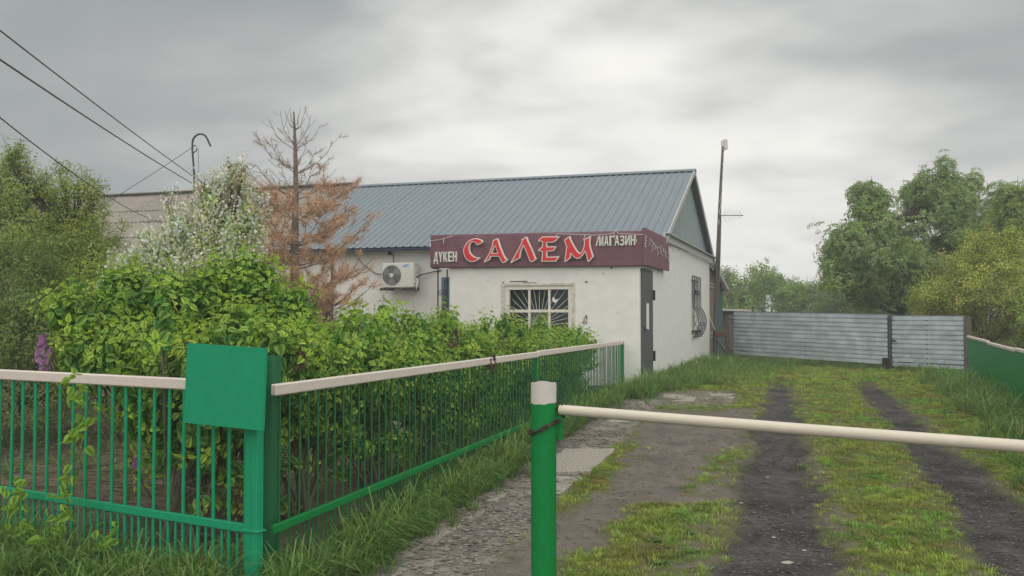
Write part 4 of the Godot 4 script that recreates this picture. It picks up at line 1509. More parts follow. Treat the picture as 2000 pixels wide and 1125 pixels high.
func fence(label: String, a: Vector3, b: Vector3, ya: float, yb: float, la: float, lb: float, pitch: float, m: Material, posts: Array, rod_r: float, rail_gap := -1.0) -> Node3D:
	# rails from a to b (top rail heights ya, yb; lower rail la, lb), round bars at every pitch, short bars under the lower rail
	var o := thing("picket_fence", label, "fence", Vector3(a.x, 0, a.z))
	var d := b - a
	d.y = 0
	var L := d.length()
	var dir := d / L
	var s := new_st()
	if rail_gap < 0.0:
		beam(s, Vector3(0, ya, 0), dir * L + Vector3(0, yb, 0), 0.04, 0.07, 0.008)
		put("top_rail", s, M.rail_white, o)
	else:
		beam(s, Vector3(0, ya, 0), dir * rail_gap + Vector3(0, lerpf(ya, yb, rail_gap / L), 0), 0.04, 0.07, 0.008)
		put("top_rail", s, M.rail_white, o)
		s = new_st()
		beam(s, dir * (rail_gap + 0.03) + Vector3(0, lerpf(ya, yb, rail_gap / L) + 0.008, 0), dir * L + Vector3(0, yb + 0.01, 0), 0.04, 0.07, 0.008)
		put("top_rail", s, M.rail_white, o)
	s = new_st()
	beam(s, Vector3(0, la, 0), dir * L + Vector3(0, lb, 0), 0.03, 0.05, 0.004)
	put("lower_rail", s, m, o)
	rng.seed = int(L * 100.0)
	var n := int(L / pitch)
	var across := dir.cross(Vector3.UP)
	s = new_st()
	tube(s, [Vector3.ZERO, Vector3.UP], [rod_r], 7, false)
	var rod := done(s)
	for i in n:
		var t := (i + 0.7) / n
		for e in 2:
			var te := t + e * 0.5 / n
			var p := dir * (L * te)
			var top := lerpf(ya, yb, te) - 0.03 if e == 0 else lerpf(la, lb, te) - 0.02
			var g := gy(a.x + p.x, a.z + p.z) - 0.03
			if top - g < 0.08: continue
			var lean := Vector3(rf(-0.006, 0.006), 1, rf(-0.006, 0.006))
			var k := 1.0 if e == 0 else 0.72
			part("picket" if e == 0 else "short_picket", rod, M.green_dark if rail_gap > 0.0 else m, o, Transform3D(Basis(Vector3(k, 0, 0), lean * (top - g), Vector3(0, 0, k)), p + Vector3(0, g, 0) - across * 0.004))
	for q: float in posts:
		s = new_st()
		var p := dir * (L * q)
		beam(s, p + Vector3(0, gy(a.x + p.x, a.z + p.z) - 0.1, 0), p + Vector3(0, lerpf(ya, yb, q) - (0.036 if q < 0.9 else -0.03), 0), 0.05, 0.05, 0.004, dir)
		put("post", s, m, o)
	return o

func build_fences() -> void:
	var left := Vector3(-6.9, 0, -8.35)
	fence("green picket fence with a pale top rail and the square board at its end", left, CORNER + Vector3(-0.06, 0, -0.02), 1.25, 1.225, 0.50, 0.40, 0.125, M.teal, [0.02, 0.5], 0.0115)
	fence("long green picket fence with a pale rail beside the slab path, running to the porch", CORNER + Vector3(0.06, 0, -0.06), Vector3(2.06, 0, -17.62), 1.205, 1.13, 0.385, 0.36, 0.12, M.green, [0.49, 0.997], 0.0075, 6.2)
	# corner post: two square tubes in front of a round pipe
	var o := thing("fence_corner_post", "bright green square corner post of the picket fence", "post", CORNER + Vector3(0, -0.1, 0.06))
	var fd := (CORNER - left).normalized()
	fd.y = 0
	fd = fd.normalized()
	var s := new_st()
	var B := Basis(fd, Vector3.UP, fd.cross(Vector3.UP))
	box(s, Transform3D(B, B * Vector3(-0.045, 0.58, 0)), Vector3(0.046, 1.16, 0.05), 0.004)
	put("square_tube", s, M.teal, o)
	s = new_st()
	box(s, Transform3D(B, B * Vector3(0.004, 0.61, 0.004)), Vector3(0.049, 1.22, 0.056), 0.004)
	put("square_tube", s, M.teal, o)
	s = new_st()
	box(s, Transform3D(B, B * Vector3(-0.02, 0.51, 0.006)), Vector3(0.13, 0.012, 0.075), 0.002)
	put("weld_strap", s, M.teal, o)
	o = thing("pipe_post", "dark green open topped round pipe post just behind the board", "post", Vector3(-1.47, -0.1, -5.82))
	s = new_st()
	pipe(s, [Vector3.ZERO, Vector3(0, 1.50, 0)], 0.054, 0.05, 22)
	put("pipe", s, M.green_dark, o)
	# square plywood board
	s = new_st()
	var q := [Vector3(-1.905, 1.485, -5.56), Vector3(-1.385, 1.462, -5.335), Vector3(-1.40, 1.0, -5.335), Vector3(-1.92, 1.02, -5.56)]
	var back := B * Vector3(0, 0, 0.016) * -1.0
	var mid: Vector3 = (q[0] + q[2]) * 0.5 + back * 0.5
	quad_out(s, q, mid)
	quad_out(s, [q[0] + back, q[1] + back, q[2] + back, q[3] + back], mid)
	for k in 4:
		quad_out(s, [q[k], q[(k + 1) % 4], q[(k + 1) % 4] + back, q[k] + back], mid)
	var bd := put("painted_board", s, M.teal, self)
	tag(bd, "blank square green painted board fixed to the fence corner", "board")
	# fence on the far side of the drive: tight green slats under a white cap
	o = thing("slat_fence", "solid green slat fence with a white cap below the yellow green bush", "fence", Vector3(9.62, 0, -20.0))
	var far := Vector3(-4.6, 0, 13.4)
	var L := far.length()
	var dir := far / L
	var n := 132
	for k in n:
		s = new_st() if k < 3 else s
		var t := (k + 0.5) / n
		var p := dir * (L * t)
		var g := gy(9.62 + p.x, -20.0 + p.z) - 0.03
		if k < 3:
			box(s, Transform3D(Basis.IDENTITY, Vector3(0, 0.5, 0)), Vector3(0.014, 1.0, 0.098 - 0.004 * k), 0.003)
			T["slat%d" % k] = done(s)
		part("slat", T["slat%d" % (k % 3)], M.green, o, Transform3D(Basis(Vector3.UP, atan2(dir.x, dir.z)) * Basis.from_scale(Vector3(1, 0.86 - 0.05 * t + 0.01 * (k % 2) - (g - 0.3) * 0.6, 1)), p + Vector3(0, g, 0)))
	for k in 5:
		s = new_st()
		var a := dir * (L * k / 5.0)
		var b := dir * (L * (k + 1) / 5.0 - 0.02)
		var ha := 1.19 - 0.035 * k - (0.02 if k % 2 == 1 else 0.0)
		beam(s, a + Vector3(0, ha, 0), b + Vector3(0, ha - 0.035, 0), 0.05, 0.05, 0.006)
		put("cap_rail", s, M.rail_white, o)

func build_barrier() -> void:
	var o := thing("barrier_post", "green round barrier post with a pale painted top and rusty chain", "post", Vector3(0.165, -0.1, -4.95))
	var s := new_st()
	pipe(s, [Vector3.ZERO, Vector3(0, 1.295, 0)], 0.066, 0.061, 28)
	put("pipe", s, M.green, o)
	s = new_st()
	# the painted collar ends in a slightly uneven line
	rng.seed = 4
	var R := 0.0665
	var prev := []
	for k in 29:
		var a := k * TAU / 28
		var lo := 1.292 + 0.004 * sin(a * 2.0 + 0.5) + 0.002 * sin(a * 7.0)
		var c := [Vector3(cos(a) * R, lo, sin(a) * R), Vector3(cos(a) * R, 1.397 + 0.004 * sin(a * 3.0), sin(a) * R), Vector3(cos(a) * 0.062, 1.397 + 0.004 * sin(a * 3.0), sin(a) * 0.062), Vector3(cos(a) * 0.0615, lo, sin(a) * 0.0615)]
		if k > 0:
			s.set_smooth_group(0)
			quad(s, c[0], prev[0], prev[1], c[1])
			s.set_smooth_group(-1)
			quad(s, c[1], prev[1], prev[2], c[2])
			quad(s, c[2], prev[2], prev[3], c[3])
		prev = c
	tag(put("painted_top", s, M.post_white, o), "pale painted band round the post top")
	s = new_st()
	tube(s, [Vector3(0.085, 1.1, 0.0), Vector3(0.085, 1.24, 0.0)], [0.016], 10)
	bx(s, Vector3(0.06, 1.12, -0.012), Vector3(0.085, 1.22, 0.012))
	put("hinge_pin", s, M.green, o)
	# the bar
	o = thing("barrier_bar", "cream painted pipe barring the drive beside the green post", "barrier", Vector3(0.26, 1.157, -4.93))
	s = new_st()
	var end := Vector3(3.4, -0.066, 1.97)
	var dv := end.normalized()
	pipe(s, [dv * -0.01, dv * 1.2 + Vector3(0, -0.006, 0), dv * 2.4 + Vector3(0, -0.008, 0), end], 0.0265, 0.023, 22)
	put("pipe", s, M.bar_cream, o)
	s = new_st()
	var el := []
	for k in 13:
		el.append(Vector3(-0.012, 0, 0) + Vector3(0.0, sin(k * TAU / 12) * 0.017, 0) + dv * (cos(k * TAU / 12) * 0.016))
	tube(s, el, [0.006], 6)
	put("chain_eye", s, M.rust, o)
	s = new_st()
	tube(s, [end + Vector3(-0.1, 0.12, -0.06), end + Vector3(-0.1, -1.35, -0.06)], [0.06], 16)
	put("support_post", s, M.green, o)
	# the chain, link by link
	o = thing("chain", "rusty steel chain looped round the green barrier post", "chain", Vector3(0.165, 1.1, -4.95))
	s = new_st()
	var lp := []
	for k in 17:
		var a := k * TAU / 16
		var c := Vector3(cos(a) * 0.009, sin(a) * 0.009, 0) + Vector3(0, 0.013 if sin(a) > 0.0 else -0.013, 0)
		lp.append(c)
	tube(s, lp, [0.0042], 6)
	var link := done(s)
	var n := 13
	var path := []
	for k in n + 1:
		var t := float(k) / n
		var a := lerpf(-0.35, 2.0 * PI - 1.0, t)
		var r := 0.074 + 0.004 * sin(t * 20.0)
		path.append(Vector3(cos(a) * r, -0.03 + 0.03 * cos(a) + 0.006 * sin(t * 9.0), sin(a) * r))
	path.push_front(Vector3(0.1, 0.035, 0.02))
	path.push_front(Vector3(0.092, 0.085, 0.02))
	for k in path.size() - 1:
		var a: Vector3 = path[k]
		var b: Vector3 = path[k + 1]
		var y := (b - a).normalized()
		var outw := Vector3(a.x + b.x, 0, a.z + b.z).normalized()
		var x := y.cross(outw).normalized()
		var z := x.cross(y)
		if k % 2 == 1:
			var tmp := x
			x = z
			z = tmp * -1.0
		part("chain_link", link, M.rust, o, Transform3D(Basis(x, y * (a.distance_to(b) / 0.030), z), (a + b) * 0.5 + outw * 0.004))

func build_gate() -> void:
	# a long leaf and a wicket of galvanised sheet whose ribs lie level
	var A := Vector3(6.27, 0.32, -26.72)
	var Bv := Vector3(8.96, 0.32, -22.55)
	var C := Vector3(10.02, 0.32, -20.95)
	var prof := []
	for k in 11:
		var h := k * 0.109
		prof.append_array([[h, 0.0], [h + 0.078, 0.006], [h + 0.084, -0.034], [h + 0.104, -0.034]])
	prof.append([1.199, 0.0])
	for leaf_ in 2:
		var a := A if leaf_ == 0 else Bv + (C - Bv).normalized() * 0.08
		var b := Bv if leaf_ == 0 else C - (C - Bv).normalized() * 0.03
		var d := b - a
		var L := d.length()
		var dir := d / L
		var out := dir.cross(Vector3.UP)
		if out.z < 0.0: out *= -1.0
		var o := thing("sheet_metal_gate" if leaf_ == 0 else "wicket_gate", "long galvanised sheet metal gate leaf with level ribs across the drive" if leaf_ == 0 else "narrow galvanised sheet wicket with a small latch, between two posts", "gate", a)
		var lift := 0.23 if leaf_ == 0 else 0.12
		var parts := [[0.0, 0.46], [0.452, 0.548]] if leaf_ == 0 else [[0.0, 1.0]]
		for i in parts.size():
			var s := new_st()
			sheet(s, prof, (dir - Vector3(0, 0.016 if leaf_ == 0 else 0.0, 0)), Vector3.UP, out, dir * (L * parts[i][0]) + Vector3(0, lift - (0.016 * L * parts[i][0] if leaf_ == 0 else 0.0), 0) + out * (0.02 + 0.004 * i), L * parts[i][1], 10, 0.02)
			put("metal_sheet", s, M.zinc, o)
		var s := new_st()
		for y: float in [lift + 0.1, lift + 1.0]:
			beam(s, Vector3(0, y, 0) - out * 0.03, dir * L + Vector3(0, y, 0) - out * 0.03, 0.03, 0.05)
		for t: float in [0.01, 0.5, 0.99]:
			beam(s, dir * (L * t) + Vector3(0, lift + 0.02, 0) - out * 0.03, dir * (L * t) + Vector3(0, lift + 1.12, 0) - out * 0.03, 0.04, 0.03, 0.0, dir)
		put("frame", s, M.zinc_dark, o)
		if leaf_ == 1:
			s = new_st()
			box(s, Transform3D(Basis(dir, Vector3.UP, out), dir * 0.08 + Vector3(0, 0.72, 0) + out * 0.045), Vector3(0.13, 0.03, 0.03), 0.005)
			put("latch", s, M.dark_metal, o)
	var k := 0
	for q: Array in [[A + Vector3(-0.14, 0, 0.1), 1.42, 0.13, M.old_wood, "leaning grey wooden gate post at the lean-to end"], [Bv + Vector3(0.02, 0, 0.06), 1.40, 0.10, M.zinc_dark, "thin dark metal post between the gate leaf and the wicket"], [C + Vector3(0.03, 0, -0.02), 1.38, 0.13, M.old_wood, "weathered wooden post on the hinge side of the wicket"]]:
		var o := thing("gate_post", q[4], "post", q[0] + Vector3(0, -0.1, 0))
		var s := new_st()
		var w: float = q[2]
		beam(s, Vector3.ZERO, Vector3(0.02 * (k - 1), q[1], 0), w, w, 0.008, Vector3(0.4, 0, 1).normalized())
		put("post_shaft", s, q[3], o)
		if k == 0:
			s = new_st()
			for y: float in [0.42, 1.3]:
				beam(s, Vector3(-0.08, y, 0), Vector3(0.09, y, 0.02), 0.15, 0.02)
			put("wire_tie", s, M.dark_metal, o)
		k += 1
	var o := thing("gate_stump", "short black wooden stump under the end of the gate leaf", "post", Bv + Vector3(-0.16, -0.1, 0.2))
	var s := new_st()
	beam(s, Vector3.ZERO, Vector3(0.01, 0.42, 0), 0.13, 0.13, 0.015, Vector3(0.4, 0, 1).normalized())
	put("post_shaft", s, M.black_post, o)
	# wooden stand beside the gate
	o = thing("wooden_stand", "rough wooden trestle with a brown board top beside the gate post", "stand", Vector3(6.17, 0.32, -28.3))
	s = new_st()
	bx(s, Vector3(-0.13, 0.68, -0.2), Vector3(0.3, 0.84, 0.16), 0.01)
	put("board_top", s, M.brown_wood, o)
	for q: Array in [[-0.1, 0.1, -0.1], [0.22, 0.1, 0.22], [-0.1, -0.15, -0.1]]:
		s = new_st()
		beam(s, Vector3(q[0], -0.1, q[1]), Vector3(q[2], 0.68, q[1]), 0.08, 0.07, 0.006, Vector3.BACK)
		put("leg", s, M.old_wood, o)
	s = new_st()
	beam(s, Vector3(-0.1, 0.62, 0.17), Vector3(0.3, 0.0, 0.17), 0.04, 0.12, 0.006, Vector3.BACK)
	put("brace", s, M.old_wood, o)
	# aerial mast
	o = thing("aerial_mast", "tall leaning rusty aerial mast with a white box on top", "mast", Vector3(6.09, 1.16, -28.4))
	s = new_st()
	var p := [Vector3.ZERO, Vector3(0.06, 1.7, 0), Vector3(0.14, 3.4, 0.0), Vector3(0.2, 4.6, 0.02), Vector3(0.27, 5.72, 0.02)]
	tube(s, p, [0.06, 0.058, 0.05, 0.042, 0.036], 10)
	put("pole", s, M.mast, o)
	s = new_st()
	tube(s, [Vector3(0.09, 1.0, 0.05), Vector3(0.13, 2.2, 0.06), Vector3(0.17, 3.5, 0.05)], [0.028], 7)
	put("pole_splice", s, M.old_wood, o)
	s = new_st()
	box(s, Transform3D(Basis(Vector3.UP, 0.5), Vector3(0.33, 5.62, 0.02)), Vector3(0.11, 0.3, 0.13), 0.01)
	bx(s, Vector3(0.22, 5.55, -0.05), Vector3(0.28, 5.74, 0.06), 0.006)
	put("antenna_box", s, M.casing, o)
	s = new_st()
	var cab := []
	for i in 24:
		var t := i / 23.0
		cab.append(Vector3(0.3 - 0.14 * t + 0.03 * sin(i * 1.9) - 0.03, 5.5 - 2.3 * t, 0.05))
	tube(s, cab, [0.008], 5)
	tube(s, [Vector3(-0.02, 0.05, 0.05), Vector3(-0.2, 0.5, 0.06), Vector3(-0.42, 0.9, 0.02)], [0.01], 5)
	put("cable", s, M.white_wire, o)
	var y := Node3D.new()
	y.name = "zigzag_antenna"
	o.add_child(y, true)
	y.position = Vector3(0.16, 3.48, 0.02)
	s = new_st()
	tube(s, [Vector3(-0.06, 0, 0), Vector3(0.68, -0.01, 0.08)], [0.012], 6)
	put("boom", s, M.dark_metal, y)
	for sg: float in [-1.0, 1.0]:
		s = new_st()
		var zz := []
		for i in 11:
			zz.append(Vector3(0.12 + i * 0.05, sg * ((0.21 - 0.008 * i) if i % 2 == 1 else 0.012), 0.01 + 0.006 * i))
		tube(s, zz, [0.005], 4)
		put("zigzag_rod", s, M.dark_metal, y)
	# small plank shed beyond the gate
	o = thing("plank_shed", "small shed of reddish planks with a flat board roof beyond the gate", "shed", Vector3(9.6, 0.3, -42.5))
	for i in 9:
		s = new_st()
		bx(s, Vector3(-1.1 + i * 0.2, -0.2, -0.03), Vector3(-0.91 + i * 0.2, 1.5, 0.012 * (i % 2)), 0.004)
		put("plank", s, M.brown_wood, o)
	s = new_st()
	bx(s, Vector3(-1.2, -0.2, -1.4), Vector3(0.8, 1.5, -0.04))
	put("wall", s, M.old_wood, o)
	s = new_st()
	box(s, Transform3D(Basis(Vector3.BACK, -0.03), Vector3(-0.2, 1.57, -0.5)), Vector3(2.4, 0.09, 2.2), 0.01)
	put("board_roof", s, M.trim, o)

func build_path() -> void:
	var o := Node3D.new()
	o.name = "slab_path"
	add_child(o)
	tag(o, "worn concrete slab path along the picket fence", "path", "", "structure")
	rng.seed = 31
	# each slab: distance ahead of its near edge, length, left and right edge, sunk or proud
	for q: Array in [[5.3, 0.95, -0.95, -0.72, -0.008], [6.35, 0.9, -0.95, -0.74, -0.004], [7.35, 1.1, -0.95, -0.72, -0.012], [8.3, 0.82, -0.55, -0.25, -0.012], [9.16, 1.32, -0.72, -0.16, 0.016], [12.6, 0.9, -0.7, -0.3, -0.012], [15.2, 1.2, -0.3, 0.3, -0.008], [15.4, 0.9, 0.45, 0.9, -0.012]]:
		var pts := PackedVector2Array()
		for side in 4:
			var corner := [Vector2(q[2], q[0]), Vector2(q[3], q[0]), Vector2(q[3], q[0] + q[1]), Vector2(q[2], q[0] + q[1])]
			var a: Vector2 = corner[side]
			var b: Vector2 = corner[(side + 1) % 4]
			for k in 5:
				pts.append(a.lerp(b, k / 5.0) + Vector2(rf(-0.03, 0.03), rf(-0.03, 0.03)))
		var poly := PackedVector2Array()
		var mid := Vector2.ZERO
		for v in pts:
			var w := Vector2(v.x + 0.284 * (v.y - 5.94), -v.y)
			poly.append(w)
			mid += w / pts.size()
		var top: float = gy(mid.x, mid.y) + 0.014 + q[4]
		var slope := 0.32 / 12.0
		var s := new_st()
		prism(s, poly, -0.05, 0.0)
		# the prism stands in x, y; lay it down and tilt it with the ground
		part("slab", done(s), M.slab, o, Transform3D(Basis(Vector3(1, 0, 0), Vector3(0, -slope, 1), Vector3(0, 1, 0)), Vector3(0, top + slope * mid.y, 0)))

# ------------------------------------------------------------------ vegetation
func V(x: float, y: float, z: float) -> Vector3:
	return Vector3(x, y, z)

func to_local_lobes(lobes: Array, base: Vector3) -> Array:
	var r := []
	for lb: Array in lobes:
		r.append([lb[0] - base, lb[1], lb[2]])
	return r

func big_tree(called: String, label: String, category: String, base: Vector3, trunk: Array, r0: float, lobes: Array, meshes: Array, m: Material, tint: Color, size: float, seed_: int, opt := {}, group := "") -> void:
	base.y = gy(base.x, base.z) - 0.1
	var o := thing(called, label, category, base, 0.0, group)
	var tr := []
	for p: Vector3 in trunk:
		tr.append(p - Vector3(base.x, base.y, base.z))
	tr.push_front(Vector3.ZERO)
	plant(o, tr, r0, r0 * 0.45, to_local_lobes(lobes, base), meshes, m, opt.get("bark", M.bark), tint, size, seed_, opt)

func build_trees() -> void:
	T.sprig1 = lilac_sprig(101, 0.12)
	T.sprig2 = lilac_sprig(102, 0.45)
	T.sprig3 = lilac_sprig(103, 0.28)
	T.leafs = [lilac_leaf(1), lilac_leaf(2), lilac_leaf(3), lilac_leaf(4)]
	T.panicles = [panicle(1, Color(0.48, 0.23, 0.50), 150), panicle(2, Color(0.11, 0.045, 0.065), 110)]
	var olive := [leafy_clump(11, 26, 0.3, 0.06, 0.026, Color(0.234, 0.328, 0.081), Color(0.429, 0.484, 0.114)), leafy_clump(12, 24, 0.26, 0.055, 0.025, Color(0.182, 0.296, 0.081), Color(0.338, 0.421, 0.106))]
	var dense := [leafy_clump(13, 26, 0.26, 0.05, 0.024, Color(0.138, 0.221, 0.065), Color(0.253, 0.312, 0.091)), leafy_clump(14, 24, 0.28, 0.05, 0.026, Color(0.127, 0.221, 0.072), Color(0.230, 0.325, 0.098))]
	var elder := [pinnate_clump(15, Color(0.203, 0.334, 0.124), Color(0.355, 0.439, 0.157)), pinnate_clump(16, Color(0.186, 0.316, 0.124), Color(0.304, 0.412, 0.150))]
	var gold := [leafy_clump(17, 30, 0.3, 0.06, 0.028, Color(0.375, 0.440, 0.097), Color(0.600, 0.632, 0.150)), leafy_clump(18, 28, 0.34, 0.055, 0.026, Color(0.312, 0.398, 0.097), Color(0.512, 0.550, 0.134))]
	var bloom := [blossom_clump(19), blossom_clump(20)]
	var away := [leafy_clump(21, 30, 0.42, 0.12, 0.06, Color(0.16, 0.25, 0.065), Color(0.27, 0.34, 0.085)), leafy_clump(22, 30, 0.42, 0.11, 0.06, Color(0.17, 0.265, 0.068), Color(0.29, 0.36, 0.09))]

	big_tree("box_elder_tree", "broad leaning box elder with drooping leaves behind the sheet metal gate", "tree", V(13.0, 0, -30.5), [V(12.7, 1.4, -30.3), V(11.9, 2.6, -29.8), V(11.6, 3.6, -29.6), V(12.0, 4.6, -29.8)], 0.22, [[V(10.83, 3.45, -29.00), V(1.55, 1.4, 2.00), 330], [V(12.83, 3.52, -30.00), V(1.70, 1.7, 2.50), 560], [V(13.50, 5.15, -30.00), V(1.22, 0.97, 1.09), 360], [V(15.11, 4.08, -31.00), V(1.51, 1.51, 1.36), 520], [V(11.00, 4.87, -29.00), V(0.78, 0.71, 0.71), 170], [V(10.15, 3.85, -28.50), V(0.6, 0.6, 0.55), 80], [V(10.1, 2.83, -28.50), V(0.85, 0.5, 0.76), 90], [V(10.82, 2.25, -29.00), V(0.78, 0.47, 0.71), 90], [V(11.09, 5.34, -29.00), V(0.12, 0.62, 0.15), 20], [V(13.11, 5.63, -30.00), V(0.14, 0.75, 0.15), 28], [V(13.80, 6.12, -30.00), V(0.11, 0.7, 0.12), 26], [V(13.64, 5.72, -30.00), V(0.15, 0.55, 0.15), 22], [V(15.22, 5.84, -31.00), V(0.20, 0.46, 0.30), 26], [V(15.97, 5.16, -31.00), V(0.27, 0.85, 0.30), 60], [V(12.33, 2.54, -30.00), V(1.30, 0.97, 2.00), 300]], elder, M.leaf, Color(1, 1, 1), 1.15, 61, {"limb": 0.07, "branches": 13, "sub": 15, "shell": 0.15, "fine": 0.72})
	big_tree("box_elder_tree", "tall slender box elder with upright leafy shoots above the yellow green bush", "tree", V(14.8, 0, -27.6), [V(14.8, 2.0, -27.6), V(14.6, 3.6, -27.3)], 0.12, [[V(14.41, 4.50, -27.00), V(0.44, 1.15, 0.60), 170], [V(14.56, 3.85, -28.00), V(0.68, 0.91, 0.80), 150], [V(15.77, 3.85, -28.00), V(0.91, 1.36, 1.00), 220]], elder, M.leaf, Color(1.1, 1.05, 0.95), 1.05, 62, {"limb": 0.05, "branches": 11, "sub": 11, "shell": 0.15, "fine": 0.75})
	big_tree("caragana_bush", "large yellow green bush spilling over the slat fence", "bush", V(12.2, 0, -24.4), [V(12.2, 0.8, -24.4)], 0.06, [[V(11.42, 2.28, -24.00), V(0.78, 0.90, 1.03), 413], [V(12.19, 2.28, -24.00), V(0.78, 1.10, 1.14), 505], [V(13.11, 2.16, -24.00), V(0.78, 1.17, 1.14), 459], [V(10.77, 1.94, -24.00), V(0.58, 0.51, 0.69), 229], [V(11.69, 3.15, -24.00), V(0.29, 0.51, 0.34), 103], [V(12.02, 3.25, -24.00), V(0.18, 0.46, 0.23), 73], [V(12.73, 3.27, -24.00), V(0.32, 0.58, 0.34), 114], [V(11.42, 1.48, -24.57), V(0.66, 0.57, 0.69), 229], [V(12.48, 1.31, -24.57), V(0.93, 0.69, 0.69), 345], [V(10.32, 2.03, -23.43), V(0.34, 0.34, 0.34), 92], [V(13.60, 1.25, -23.54), V(1.03, 0.80, 0.80), 345]], gold, M.leaf, Color(1, 1, 1), 0.95, 63, {"limb": 0.03, "branches": 12, "up": 0.9, "sub": 12, "tall": 1.5})
	big_tree("caragana_bush", "second yellow green bush along the slat fence, nearer the barrier than the first", "bush", V(11.6, 0, -19.6), [V(11.6, 0.7, -19.6)], 0.06, [[V(11.3, 1.9, -19.6), V(0.8, 0.9, 0.8), 330], [V(12.1, 1.6, -19.2), V(0.9, 0.8, 0.8), 330], [V(11.4, 2.7, -19.6), V(0.3, 0.5, 0.3), 80], [V(11.0, 0.9, -18.6), V(0.9, 0.6, 0.7), 260], [V(11.8, 1.0, -17.2), V(0.9, 0.8, 0.9), 300]], gold, M.leaf, Color(0.85, 1.0, 0.9), 0.95, 58, {"limb": 0.03, "branches": 12, "up": 0.9, "sub": 12, "tall": 1.5})
	for q: Array in [[19.5, -33.0, "rounded green tree standing past the slender box elder", 54], [24.0, -40.0, "rounded green tree in the open field past the slat fence", 55]]:
		big_tree("field_tree", q[2], "tree", V(q[0], 0, q[1]), [V(q[0], 1.4, q[1]), V(q[0] + 0.2, 2.4, q[1])], 0.16, [[V(q[0], 3.2, q[1]), V(1.8, 1.6, 1.7), 260], [V(q[0] + 0.8, 1.6, q[1] + 0.5), V(1.9, 1.2, 1.6), 220], [V(q[0] - 0.9, 1.9, q[1] + 0.3), V(1.5, 1.2, 1.4), 180]], away, M.leaf, Color(0.9, 1.0, 0.95), 1.3, q[3], {"limb": 0.07, "sub": 10}, "trees in the field past the slat fence")
	# trees far behind the gate
	var fg := "trees far beyond the gate"
	big_tree("distant_tree", "pale loose crowned tree beyond the gate nearest the shop gable", "tree", V(15.4, 0, -60.5), [V(15.3, 2.0, -60.3), V(16.2, 3.0, -61)], 0.2, [[V(14.27, 2.75, -60.00), V(1.5, 1.6, 1.3), 170], [V(16.43, 3.73, -62.00), V(1.25, 1.5, 1.06), 90], [V(12.98, 2.95, -60.00), V(1.2, 1.6, 1.0), 120], [V(13.6, 1.4, -59), V(1.5, 1.1, 1.2), 140]], away, M.leaf, Color(1.15, 1.15, 0.95), 1.5, 64, {"limb": 0.08, "sub": 10}, fg)
	big_tree("distant_tree", "dense rounded green tree in the middle of the row beyond the gate", "tree", V(17.2, 0, -58.4), [V(17.2, 1.2, -58.3)], 0.2, [[V(16.62, 2.33, -58.00), V(1.98, 1.5, 1.69), 280], [V(18.02, 2.05, -58.00), V(1.5, 1.15, 1.27), 190], [V(16.9, 1.0, -57.5), V(2.2, 1.0, 1.4), 190]], away, M.leaf, Color(0.95, 1.1, 0.9), 1.5, 65, {"limb": 0.08, "sub": 10}, fg)
	big_tree("distant_tree", "small airy tree with sky showing through beyond the gate", "tree", V(22.6, 0, -70), [V(22.6, 1.6, -70)], 0.16, [[V(22.71, 2.75, -70.00), V(0.95, 1.1, 0.85), 70], [V(22.6, 1.4, -69.6), V(1.2, 1.0, 1.0), 80]], away, M.leaf, Color(0.8, 0.9, 1.0), 1.4, 66, {"limb": 0.07}, fg)
	for q: Array in [[19.32, -55.0, "low bushy tree beyond the gate beside the airy small tree", 67], [20.24, -52.0, "low bushy tree beyond the middle of the gate leaf", 68], [21.35, -50.0, "low bushy tree under the leaning box elder", 69]]:
		big_tree("distant_tree", q[2], "tree", V(q[0], 0, q[1] - 0.3), [V(q[0], 1.0, q[1] - 0.2)], 0.14, [[V(q[0], 2.2, q[1]), V(1.6, 1.15, 1.35), 210], [V(q[0] + 0.6, 1.1, q[1] + 0.6), V(1.7, 1.0, 1.3), 170]], away, M.leaf, Color(0.95, 1.0, 0.95), 1.35, q[3], {"limb": 0.06, "sub": 10}, fg)
	# bare tree between them
	var bt := thing("bare_tree", "leafless grey sapling among the trees beyond the gate", "tree", V(19.4, 0.2, -61.5))
	rng.seed = 70
	var s := new_st()
	tube(s, [Vector3.ZERO, Vector3(0.1, 2.2, 0), Vector3(0.3, 3.4, 0)], [0.08, 0.06, 0.03], 6)
	put("trunk", s, M.bark, bt)
	for k in 9:
		s = new_st()
		var h := rf(1.6, 3.2)
		var e := Vector3(rf(-0.7, 0.9), h + rf(0.5, 1.2), rf(-0.4, 0.4))
		tube(s, curve_pts(Vector3(0.1, h, 0), e, Vector3(0, -0.1, 0), 4), [0.03, 0.025, 0.02, 0.014, 0.008], 5)
		put("branch", s, M.bark, bt)
